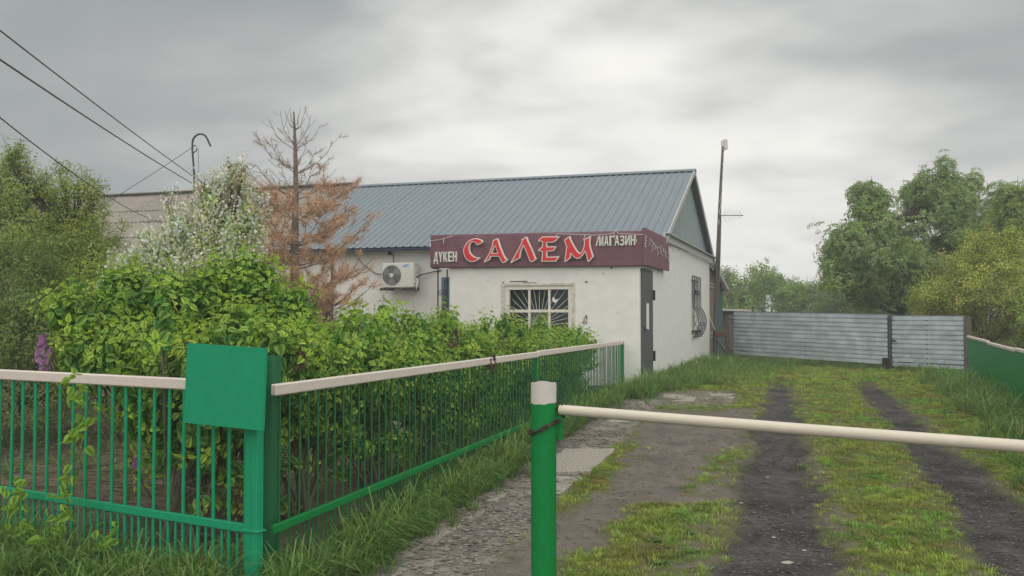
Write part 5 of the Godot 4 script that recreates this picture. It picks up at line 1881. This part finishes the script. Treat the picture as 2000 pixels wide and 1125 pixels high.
	# left side of the garden
	big_tree("russian_olive_tree", "large yellow green tree with upright shoots in the garden before the slate roof", "tree", V(-6.6, 0, -14.2), [V(-6.6, 1.2, -14.1), V(-6.7, 2.2, -14.0), V(-6.6, 2.9, -14.0)], 0.11, [[V(-7.13, 3.05, -14.00), V(0.61, 0.61, 0.80), 330], [V(-6.45, 2.95, -14.00), V(0.45, 0.52, 0.70), 170], [V(-5.99, 2.45, -13.50), V(0.44, 0.48, 0.70), 230], [V(-6.65, 2.42, -13.50), V(0.66, 0.58, 0.80), 330], [V(-7.37, 3.74, -14.00), V(0.17, 0.42, 0.25), 90], [V(-7.84, 3.35, -14.00), V(0.48, 0.65, 0.50), 220], [V(-6.95, 3.51, -14.00), V(0.09, 0.27, 0.15), 24], [V(-7.14, 3.55, -14.00), V(0.08, 0.22, 0.12), 18], [V(-6.61, 3.60, -14.00), V(0.11, 0.3, 0.15), 28], [V(-6.25, 3.48, -13.80), V(0.21, 0.18, 0.25), 32], [V(-6.10, 3.30, -13.80), V(0.10, 0.18, 0.20), 16], [V(-6.12, 2.0, -13.00), V(0.77, 0.49, 0.80), 320], [V(-7.9, 2.2, -13.6), V(0.8, 0.8, 0.8), 320]], olive, M.leaf, Color(1, 1, 1), 0.78, 71, {"limb": 0.03, "branches": 10, "up": 0.9, "sub": 12, "tall": 1.5, "shell": 0.3})
	big_tree("garden_shrub", "dense olive green shrub with tiny leaves beneath the yellow green tree", "bush", V(-5.8, 0, -11.2), [V(-5.8, 0.6, -11.2)], 0.06, [[V(-6.03, 1.95, -11.50), V(0.55, 0.60, 0.70), 420], [V(-5.17, 1.35, -10.50), V(0.5, 0.45, 0.60), 330], [V(-6.12, 1.40, -10.8), V(0.55, 0.6, 0.60), 380], [V(-5.30, 1.45, -11.50), V(0.45, 0.5, 0.50), 260], [V(-5.5, 0.7, -10.6), V(0.9, 0.5, 0.7), 300], [V(-4.6, 1.3, -11.3), V(0.6, 0.55, 0.5), 260]], dense, M.leaf, Color(1, 1, 1), 0.8, 72, {"limb": 0.025, "branches": 12})
	big_tree("apple_tree", "apple tree covered in white blossom in front of the slate roof", "tree", V(-4.1, 0, -12.7), [V(-4.1, 0.7, -12.7), V(-4.05, 1.5, -12.7)], 0.08, [[V(-4.09, 2.55, -12.60), V(0.51, 0.54, 0.65), 281], [V(-4.42, 2.26, -12.20), V(0.49, 0.46, 0.60), 269], [V(-4.74, 2.12, -12.00), V(0.36, 0.29, 0.45), 159], [V(-3.87, 2.62, -13.00), V(0.35, 0.6, 0.50), 183], [V(-4.09, 3.1, -13.00), V(0.28, 0.33, 0.35), 77], [V(-4.15, 1.90, -12.00), V(0.65, 0.39, 0.60), 232], [V(-4.18, 3.35, -12.80), V(0.05, 0.22, 0.08), 12], [V(-4.02, 3.34, -13.00), V(0.04, 0.19, 0.08), 9], [V(-3.86, 3.38, -13.00), V(0.06, 0.27, 0.10), 16], [V(-4.58, 3.05, -12.60), V(0.04, 0.19, 0.08), 7], [V(-3.74, 3.42, -13.00), V(0.06, 0.27, 0.10), 14], [V(-3.65, 3.0, -13.20), V(0.21, 0.36, 0.30), 56], [V(-3.61, 2.02, -12.60), V(0.41, 0.41, 0.50), 122], [V(-4.95, 1.7, -12.2), V(0.4, 0.4, 0.4), 97]], bloom, M.petal, Color(1, 1, 1), 0.8, 73, {"limb": 0.028, "branches": 12, "up": 0.9, "shell": 0.4})
	# lilacs: a tall one and a low one at the corner, then the hedge along the fence
	var tall := lilac("tall leafy lilac standing above its neighbours behind the fence board", V(-2.5, 0, -7.7), [[V(-3.16, 1.62, -7.30), V(0.32, 0.28, 0.40), 75], [V(-2.80, 1.66, -7.40), V(0.28, 0.27, 0.40), 70], [V(-2.51, 1.66, -7.60), V(0.28, 0.3, 0.40), 75], [V(-2.19, 1.72, -7.80), V(0.34, 0.34, 0.45), 110], [V(-1.90, 1.55, -8.00), V(0.25, 0.28, 0.40), 75], [V(-3.00, 1.84, -7.40), V(0.11, 0.12, 0.15), 16], [V(-3.04, 1.9, -7.40), V(0.06, 0.10, 0.10), 8], [V(-2.25, 1.90, -7.70), V(0.19, 0.16, 0.25), 32], [V(-3.24, 1.58, -7.00), V(0.11, 0.15, 0.20), 22], [V(-2.11, 1.92, -7.80), V(0.09, 0.11, 0.15), 12], [V(-2.6, 1.05, -8.0), V(0.75, 0.4, 0.5), 120]], 81, 0.1, 280)
	var low := lilac("low spreading lilac pressed against the fence left of the board", V(-2.3, 0, -6.75), [[V(-3.06, 1.30, -6.85), V(0.18, 0.18, 0.22), 34], [V(-2.74, 1.34, -6.78), V(0.21, 0.18, 0.25), 44], [V(-2.42, 1.34, -6.65), V(0.21, 0.18, 0.25), 46], [V(-2.00, 1.34, -6.5), V(0.24, 0.2, 0.28), 54], [V(-1.62, 1.36, -6.5), V(0.21, 0.2, 0.28), 50], [V(-2.1, 0.85, -6.85), V(0.6, 0.4, 0.3), 80]], 82, 0.6, 260)
	low.set_meta("label", "low spreading yellow green lilac pressed against the fence under the tall one")
	flower(tall, V(-3.44, 1.31, -6.95), 0, 1.35)
	flower(tall, V(-3.40, 1.26, -6.9), 0, 1.1, Vector3(0.4, 1, 0.3))
	flower(low, V(-1.41, 1.28, -6.3), 1, 1.15)
	flower(low, V(-2.2, 1.38, -6.4), 1, 0.7)
	flower(low, V(-2.55, 0.62, -6.45), 0, 0.7)
	var k := 0
	for t: float in [0.035, 0.13, 0.235, 0.345, 0.46, 0.58, 0.70, 0.83]:
		var c := Vector3(-1.47 + 3.55 * t, 0, -(5.55 + 12.15 * t)) + Vector3(-0.64, 0, -0.19) * (1.0 if t > 0.1 else 1.35)
		var lobes := []
		rng.seed = 90 + k
		var top: float = [1.42, 1.46, 1.47, 1.45, 1.41, 1.36, 1.33, 1.33][k]
		for j in 5:
			var along := (j - 2) * 0.30
			var q := c + Vector3(0.28, 0, -0.96) * along + Vector3(rf(-0.1, 0.1), 0, rf(-0.1, 0.1))
			lobes.append([Vector3(q.x, top - 0.36 + rf(-0.13, 0.1), q.z), Vector3(0.5, 0.36, 0.5), 92])
			if j % 2 == 0:
				lobes.append([Vector3(q.x, 0.72, q.z), Vector3(0.48, 0.48, 0.5), 20 if k < 2 else 44])
		for j in (6 if k < 5 else 2):
			var q := c + Vector3(0.28, 0, -0.96) * rf(-0.75, 0.75) + Vector3(rf(-0.35, 0.3), 0, rf(-0.1, 0.1))
			lobes.append([Vector3(q.x, top + rf(0.0, 0.1), q.z), Vector3(0.05, rf(0.08, 0.2), 0.05), 5])
		var hb := lilac(["first", "second", "third", "fourth", "fifth", "sixth", "seventh", "eighth"][k] + " lilac of the hedge along the long fence, counted from the pipe post", c, lobes, 200 + k, 0.35 if k % 3 else 0.6, 150 if k < 5 else 60, "lilacs of the hedge along the long picket fence")
		if k == 1: flower(hb, V(-1.24, 1.5, -8.6), 1, 0.9)
		if k == 2:
			flower(hb, V(-1.86, 1.68, -8.6), 0, 1.3)
			flower(hb, V(-0.55, 1.34, -8.9), 1, 1.2)
		if k == 3: flower(hb, V(-0.2, 1.1, -9.35), 1, 1.1)
		if k == 7: flower(hb, V(1.12, 1.5, -14.6), 1, 1.0)
		k += 1
	# suckers that push through the front fence
	k = 0
	for q: Array in [[V(-2.74, 0, -6.02), [V(-2.74, 1.2, -6.0), V(-2.68, 1.05, -6.0), V(-2.72, 0.9, -5.99)], "leafy sucker climbing through the bars up to the pale rail"], [V(-2.84, 0, -6.05), [V(-2.82, 0.62, -6.03), V(-2.85, 0.45, -6.0), V(-2.86, 0.25, -6.0)], "leafy sucker hanging over the lower green rail"], [V(-3.26, 0, -6.28), [V(-3.26, 0.5, -6.25), V(-3.22, 0.34, -6.22)], "short leafy sucker at the foot of the bars far from the board"], [V(-2.5, 0, -5.92), [V(-2.5, 0.3, -5.9)], "single low leafy sucker in the grass by the lower rail"]]:
		var base: Vector3 = q[0]
		base.y = gy(base.x, base.z) - 0.02
		var o := thing("leafy_sucker", q[2], "plant", base, 0.0, "suckers growing through the front fence")
		rng.seed = 300 + k
		var top: Vector3 = q[1][0] - base
		s = new_st()
		tube(s, curve_pts(Vector3.ZERO, top, Vector3(0.02, 0, 0.02), 4), [0.005, 0.004, 0.003], 5)
		put("stem", s, M.pale_stem, o)
		for c: Vector3 in q[1]:
			for j in 13:
				var p := c - base + Vector3(rf(-0.08, 0.08), rf(-0.09, 0.08), rf(-0.05, 0.07))
				part("leaf", T.leafs[j % 4], M.leaf, o, Transform3D(facing(Vector3(rf(-1, 1), rf(-1.2, 0.1), rf(-0.2, 1)), rf(0, TAU)).scaled(Vector3.ONE * rf(0.65, 1.05)), p))
		k += 1

func build_undergrowth() -> void:
	# grass in tufts of real blades, kept short on the drive and long along fences and walls
	var g1 := Color(0.11, 0.225, 0.062)
	var g2 := Color(0.21, 0.32, 0.09)
	var lawn := [tuft(401, 12, 0.055, 0.006, 0.9, 0.05, Color(0.275, 0.402, 0.081), Color(0.418, 0.492, 0.098)), tuft(402, 12, 0.045, 0.006, 1.1, 0.06, Color(0.194, 0.290, 0.063), Color(0.327, 0.370, 0.076)), tuft(403, 9, 0.05, 0.005, 1.0, 0.06, Color(0.363, 0.317, 0.164), Color(0.460, 0.409, 0.215))]
	var long_ := [tuft(404, 20, 0.40, 0.011, 1.25, 0.05, g1, g2), tuft(405, 20, 0.27, 0.010, 1.2, 0.06, g1 * 0.85, g2 * 0.9), tuft(406, 18, 0.20, 0.007, 0.9, 0.06, g1, g2)]
	var rnd := rng
	rnd.seed = 500
	var bufs := [PackedFloat32Array(), PackedFloat32Array(), PackedFloat32Array()]
	var bl := [PackedFloat32Array(), PackedFloat32Array(), PackedFloat32Array()]
	# short growth over the drive
	for q: Array in [[4.4, 7.5, 9000], [7.5, 11.0, 10000], [11.0, 17.0, 13000], [17.0, 28.0, 12000]]:
		for i in int(q[2]):
			var d := rf(q[0], q[1])
			var u := rf(-0.5, 5.6)
			var x := u + 0.284 * (d - 5.94)
			zone(x, d)
			var w := (1.0 - z_track) * (1.0 - 0.93 * z_dirt) * (1.0 - z_path)
			if rnd.randf() > w * w: continue
			var n := nz.get_noise_2d(x * 2.0, d * 2.0)
			if rnd.randf() < 0.35 * clampf(0.4 + n * 2.0, 0.0, 1.0): continue
			var lg := z_long
			var kind := 0 if n > -0.05 else 1
			if rnd.randf() < 0.10: kind = 2
			var y := gy(x, -d) - 0.004
			var sc := rf(0.6, 1.2) * (1.0 + lg * rf(0.2, 1.3)) * (1.0 if d < 17.0 else 1.35)
			add_copy(bufs[kind], Basis(Vector3.UP, rf(0, TAU)).scaled(Vector3(sc, sc * rf(0.6, 1.1), sc)), Vector3(x, y, -d), Color(1.0, 1.0, 1.0).lerp(Color(0.62, 0.95, 0.8), clampf(2.2 * nz.get_noise_2d(x * 1.1 + 90.0, d * 1.1), 0.0, 1.0)).lerp(Color(0.85, 0.66, 0.9), clampf(2.0 * nz.get_noise_2d(x * 1.7, d * 1.7 + 50.0), 0.0, 1.0)) * rf(0.75, 1.2))
	for k in 3:
		var o := copies(numbered("lawn_grass"), lawn[k], M.grass, bufs[k], self)
		tag(o, ["short yellow green moss and grass of the drive", "short fresh green grass of the drive", "dry straw coloured grass scattered over the drive"][k], "grass")
	# long growth: strip by the fence, foot of the wall, far fence, verge at the lower left, garden floor
	var along := func(a: Vector3, b: Vector3, wdt: float, n: int, lo: float, hi: float) -> void:
		var dir := (b - a).normalized()
		var side := Vector3(-dir.z, 0, dir.x)
		for i in n:
			var p := a.lerp(b, rnd.randf()) + side * rnd.randfn(0.0, wdt)
			zone(p.x, -p.z)
			if z_path > 0.6 and rnd.randf() < 0.9: continue
			if nz.get_noise_2d(p.x * 2.4, p.z * 2.4) < -0.28 and rnd.randf() < 0.8: continue
			var sc := rf(lo, hi)
			add_copy(bl[rnd.randi() % 3], Basis(Vector3.UP, rf(0, TAU)).scaled(Vector3(sc, sc * rf(0.7, 1.15), sc)), Vector3(p.x, gy(p.x, p.z) - 0.01, p.z), Color(rf(0.8, 1.15), rf(0.85, 1.15), 1.0))
	along.call(Vector3(-1.28, 0, -5.3), Vector3(1.1, 0, -13.6), 0.13, 1300, 0.55, 1.1)
	along.call(Vector3(-1.0, 0, -5.8), Vector3(0.2, 0, -10.0), 0.1, 260, 0.5, 0.85)
	along.call(Vector3(1.0, 0, -13.2), Vector3(2.7, 0, -17.4), 0.22, 420, 0.6, 1.2)
	along.call(Vector3(2.9, 0, -17.6), Vector3(6.0, 0, -27.0), 0.35, 900, 0.5, 1.1)
	along.call(Vector3(3.3, 0, -17.6), Vector3(6.4, 0, -25.6), 0.6, 600, 0.4, 0.9)
	along.call(Vector3(9.2, 0, -20.0), Vector3(5.2, 0, -8.2), 0.3, 900, 0.5, 1.2)
	along.call(Vector3(6.6, 0, -26.5), Vector3(9.9, 0, -21.0), 0.35, 500, 0.4, 0.9)
	along.call(Vector3(-1.6, 0, -5.4), Vector3(-6.5, 0, -7.9), 0.16, 1000, 0.55, 1.05)
	along.call(Vector3(-1.4, 0, -5.0), Vector3(-6.5, 0, -7.3), 0.3, 700, 0.45, 0.9)
	along.call(Vector3(-2.5, 0, -9.5), Vector3(-6.0, 0, -10.0), 0.9, 160, 0.3, 0.7)
	along.call(Vector3(-1.0, 0, -8.5), Vector3(1.0, 0, -16.5), 0.5, 350, 0.6, 1.0)
	for k in 3:
		var o := copies(numbered("tall_grass"), long_[k], M.grass, bl[k], self)
		tag(o, ["longest arching grass along fences and walls", "broad bladed grass along fences and walls", "fine half height grass along fences and walls"][k], "grass")
	# broad leaved weeds one by one
	var weeds := [rosette(411, 9, 0.16, 0.05, Color(0.085, 0.15, 0.03), 0.5), rosette(412, 7, 0.10, 0.045, Color(0.07, 0.14, 0.04), 0.3), rosette(413, 12, 0.22, 0.06, Color(0.075, 0.13, 0.03), 1.1)]
	rnd.seed = 600
	var seen := {}
	for q: Array in [[-1.05, 6.6, 0, "weed"], [-0.95, 7.4, 2, "weed"], [-0.62, 8.2, 2, "weed"], [-0.35, 8.9, 0, "weed"], [-0.15, 9.6, 2, "weed"], [0.1, 10.3, 0, "weed"], [0.35, 11.2, 2, "weed"], [0.95, 6.2, 1, "moss"], [1.0, 6.75, 1, "moss"], [1.15, 6.5, 1, "moss"], [1.3, 6.95, 1, "moss"], [2.3, 16.6, 2, "wall"], [2.75, 17.3, 2, "wall"], [3.3, 19.2, 2, "wall"], [3.6, 20.4, 2, "wall"]]:
		var dx: float = q[0]
		var dz: float = -q[1]
		var words := {"weed": "broad leaved weed by the slab path, number %s from the board corner", "moss": "flat green weed rosette in the mossy patch, number %s from the barrier post", "wall": "tall leafy weed at the shop wall foot, number %s from the fence end"}
		var o := part(numbered("weed"), weeds[q[2]], M.grass, self, Transform3D(Basis(Vector3.UP, rf(0, TAU)).scaled(Vector3.ONE * rf(0.8, 1.2)), Vector3(dx, gy(dx, dz), dz)))
		seen[q[3]] = seen.get(q[3], 0) + 1
		tag(o, words[q[3]] % ["one", "two", "three", "four", "five", "six", "seven"][seen[q[3]] - 1], "weed", {"weed": "weeds beside the slab path", "moss": "weeds in the mossy patch", "wall": "weeds at the foot of the shop wall"}[q[3]])
	# dandelion clocks by the wall
	for q: Array in [[4.0, -20.6, 0.3, "first"], [4.3, -21.6, 0.42, "second"], [4.55, -21.9, 0.36, "third"], [4.9, -22.6, 0.3, "fourth"]]:
		var o := thing("dandelion", q[3] + " white dandelion clock along the shop wall, counted from the grey door", "flower", Vector3(q[0], gy(q[0], q[1]), q[1]), 0.0, "dandelion clocks by the shop wall")
		var s := new_st()
		tube(s, [Vector3.ZERO, Vector3(0.01, q[2], 0)], [0.004], 5)
		put("stalk", s, M.pale_stem, o)
		s = new_st()
		for i in 60:
			var dr := Vector3(rf(-1, 1), rf(-1, 1), rf(-1, 1)).normalized()
			twig(s, Vector3(0.01, q[2], 0), Vector3(0.01, q[2], 0) + dr * 0.028, 0.0022, Color(0.6, 0.6, 0.56))
		put("seed_head", s, M.petal, o)

func build_rubble() -> void:
	var st3 := [pebble(701), pebble(702), pebble(703)]
	var b := [PackedFloat32Array(), PackedFloat32Array(), PackedFloat32Array()]
	rng.seed = 710
	for q: Array in [[4.4, 8.0, 34000], [8.0, 12.0, 24000], [12.0, 18.0, 10000]]:
		for i in int(q[2]):
			var d := rf(q[0], q[1])
			var u := rf(-1.05, 4.2)
			var x := u + 0.284 * (d - 5.94)
			zone(x, d)
			var c: Color
			var r := 0.0
			if z_path > 0.5 and rng.randf() < 0.95:
				c = Color(0.5, 0.45, 0.39) * rf(0.35, 1.15)
				r = 0.004 + 0.022 * pow(rng.randf(), 3.0)
			elif z_track > 0.5 and rng.randf() < 0.75:
				c = Color(0.17, 0.157, 0.155) * rf(0.35, 1.8) if rng.randf() < 0.96 else Color(0.3, 0.44, 0.42) * rf(0.5, 1.1)
				r = 0.003 + 0.014 * pow(rng.randf(), 3.0)
			elif z_dirt > 0.4 and rng.randf() < 0.4:
				c = Color(0.32, 0.28, 0.24) * rf(0.35, 1.4)
				r = 0.003 + 0.011 * pow(rng.randf(), 4.0)
			else:
				continue
			add_copy(b[i % 3], Basis(Vector3.UP, rf(0, TAU)).scaled(Vector3(r * 1.2, r * rf(0.5, 0.9), r)), Vector3(x, gy(x, -d) + r * 0.15, -d), c)
	for k in 3:
		var o := copies(numbered("gravel"), st3[k], M.stone, b[k], self)
		tag(o, ["pale and dark gravel strewn over path and tracks", "small broken stones strewn over path and tracks", "cinders and grit strewn over path and tracks"][k], "gravel")
	# straw and twigs
	var sb := PackedFloat32Array()
	for i in 1500:
		var d := rf(4.6, 14.0)
		var u := rf(-0.9, 4.4)
		var x := u + 0.284 * (d - 5.94)
		var l := rf(0.02, 0.11)
		add_copy(sb, Basis(Vector3.UP, rf(0, TAU)).scaled(Vector3(l, l * 0.7, l)), Vector3(x, gy(x, -d) + 0.004, -d), Color(0.30, 0.235, 0.15) * rf(0.4, 1.1))
	for i in 2600:
		var d := rf(6.6, 12.5)
		var x := rf(-6.5, -2.0)
		var l := rf(0.1, 0.6)
		add_copy(sb, (Basis(Vector3.UP, rf(0, TAU)) * Basis(Vector3.BACK, rf(-0.25, 0.25))).scaled(Vector3(l, l * 0.5, l * 0.5)), Vector3(x, gy(x, -d) + rf(0.0, 0.12), -d), Color(0.44, 0.35, 0.26) * rf(0.5, 1.2))
	tag(copies("dry_twigs", stick(720), M.stone, sb, self), "dry twigs and straw lying on the ground", "twigs")
	# a few larger stones told apart
	for q: Array in [[1.83, 6.35, 0.035, "largest pale stone in the dark wheel track, flat and angular"], [1.92, 7.0, 0.018, "small pale stone in the wheel track just beyond the largest one"], [2.05, 6.7, 0.016, "tiny pale stone close beside the largest stone in the track"], [1.95, 8.1, 0.022, "pale stone in the wheel track level with the end of the mossy patch"], [2.5, 9.3, 0.02, "pale stone in the wheel track level with the clean slab"]]:
		var o := part(numbered("stone"), st3[int(q[0] * 10.0) % 3], M.damp, self, Transform3D(Basis(Vector3.UP, q[1]).scaled(Vector3(q[2] * 1.4, q[2], q[2])), Vector3(q[0], gy(q[0], -q[1]) + q[2] * 0.2, -q[1])))
		tag(o, q[3], "stone", "pale stones in the wheel track")
	# rubbish heap showing under the gate
	rng.seed = 730
	var hb := PackedFloat32Array()
	for i in 420:
		var t := rng.randf()
		var p := Vector3(7.9, 0.32, -25.1).lerp(Vector3(9.4, 0.32, -22.9), t) + Vector3(rf(-0.35, 0.35), 0, rf(-0.35, 0.35))
		var r := rf(0.02, 0.06)
		add_copy(hb, Basis(Vector3(1, 1, 0).normalized(), rf(0, TAU)).scaled(Vector3(r, r * 0.6, r)), p + Vector3(0, rf(0.0, 0.14), 0), Color(0.22, 0.19, 0.17) * rf(0.3, 1.7))
	tag(copies("rubble", st3[0], M.stone, hb, self), "broken stone rubble showing under the gate leaf", "rubble")

# ------------------------------------------------------------------ sky, light, camera
func build_sky() -> Sky:
	var f := FastNoiseLite.new()
	f.seed = 8
	f.noise_type = FastNoiseLite.TYPE_SIMPLEX_SMOOTH
	f.frequency = 1.0
	f.fractal_octaves = 5
	f.fractal_gain = 0.5
	var w := 2048
	var h := 1024
	var px := PackedFloat32Array()
	px.resize(w * h * 3)
	for j in h:
		var el := (0.5 - (j + 0.5) / h) * PI
		var y := sin(el)
		for i in w:
			var at := (j * w + i) * 3
			if el < -0.02:
				px[at] = 0.25
				px[at + 1] = 0.255
				px[at + 2] = 0.25
				continue
			var az := (i + 0.5) / w * TAU
			# clouds lie in a layer: directions are spread on a plane overhead
			var q := 1.0 / (maxf(y, 0.0) + 0.16)
			var X := sin(az) * cos(el) * q
			var Z := cos(az) * cos(el) * q
			var n1 := f.get_noise_2d(X * 0.42 + 3.3, Z * 0.55 + 1.7)
			var n2 := f.get_noise_2d(X * 1.5 + 20.0 + n1 * 0.7, Z * 1.7 + 9.0)
			var n3 := f.get_noise_3d(cos(az) * 2.4, sin(az) * 2.4, el * 10.0 + 3.0 + 0.5 * n1)
			# broad bright rifts between darker banks, all the way round
			var low := 1.0 - smoothstep(0.05, 0.7, el)
			var bank: float = 0.5 + 0.5 * cos(5.0 * (az - 0.2 + 0.3 * el) + 0.9 * n1)
			bank = lerpf(0.45, pow(bank, 1.35), 0.35 + 0.65 * low)
			var b: float = 0.10 + 0.78 * bank + (0.16 * n1 + 0.30 * n2) * (0.35 + 0.65 * bank) + 0.42 * n3 * low * (0.15 + 0.85 * bank)
			b -= 0.32 * smoothstep(0.12, 0.34, el) * bank
			b = clampf(b, 0.0, 1.0)
			var c := Color(0.198, 0.212, 0.216).lerp(Color(0.56, 0.553, 0.53), b * b * (3.0 - 2.0 * b))
			px[at] = c.r
			px[at + 1] = c.g
			px[at + 2] = c.b
	var im := Image.create_from_data(w, h, false, Image.FORMAT_RGBF, px.to_byte_array())
	var m := PanoramaSkyMaterial.new()
	m.panorama = ImageTexture.create_from_image(im)
	var sk := Sky.new()
	sk.sky_material = m
	return sk

func _ready() -> void:
	nz.seed = 17
	nz.noise_type = FastNoiseLite.TYPE_SIMPLEX_SMOOTH
	nz.frequency = 1.0
	nz.fractal_octaves = 2
	var cam := Camera3D.new()
	cam.name = "camera"
	cam.position = Vector3(0, 1.65, 0)
	cam.rotation.x = 0.02837
	cam.fov = 33.83
	cam.near = 0.05
	cam.far = 900.0
	add_child(cam)
	cam.current = true
	var env := Environment.new()
	env.background_mode = Environment.BG_SKY
	env.sky = build_sky()
	env.background_energy_multiplier = 1.0
	env.tonemap_mode = Environment.TONE_MAPPER_LINEAR
	env.tonemap_exposure = 1.75
	env.fog_enabled = true
	env.fog_density = 0.003
	env.fog_light_color = Color(0.92, 0.94, 0.95)
	env.sdfgi_enabled = true
	env.ssao_enabled = true
	env.ssil_enabled = true
	var we := WorldEnvironment.new()
	we.name = "environment"
	we.environment = env
	add_child(we)
	var sun := DirectionalLight3D.new()
	sun.name = "sun"
	sun.light_energy = 0.5
	sun.light_color = Color(1.0, 0.98, 0.94)
	sun.light_angular_distance = 115.0
	sun.shadow_enabled = true
	sun.look_at_from_position(Vector3.ZERO, Vector3(-0.08, -0.82, -0.56), Vector3.UP)
	add_child(sun)
	make_materials()
	build_ground()
	build_path()
	build_shop()
	build_neighbour()
	build_sign()
	build_garlands()
	build_air_conditioner()
	build_iron_post()
	build_fences()
	build_barrier()
	build_gate()
	build_wires()
	build_trees()
	build_pine()
	build_undergrowth()
	build_rubble()
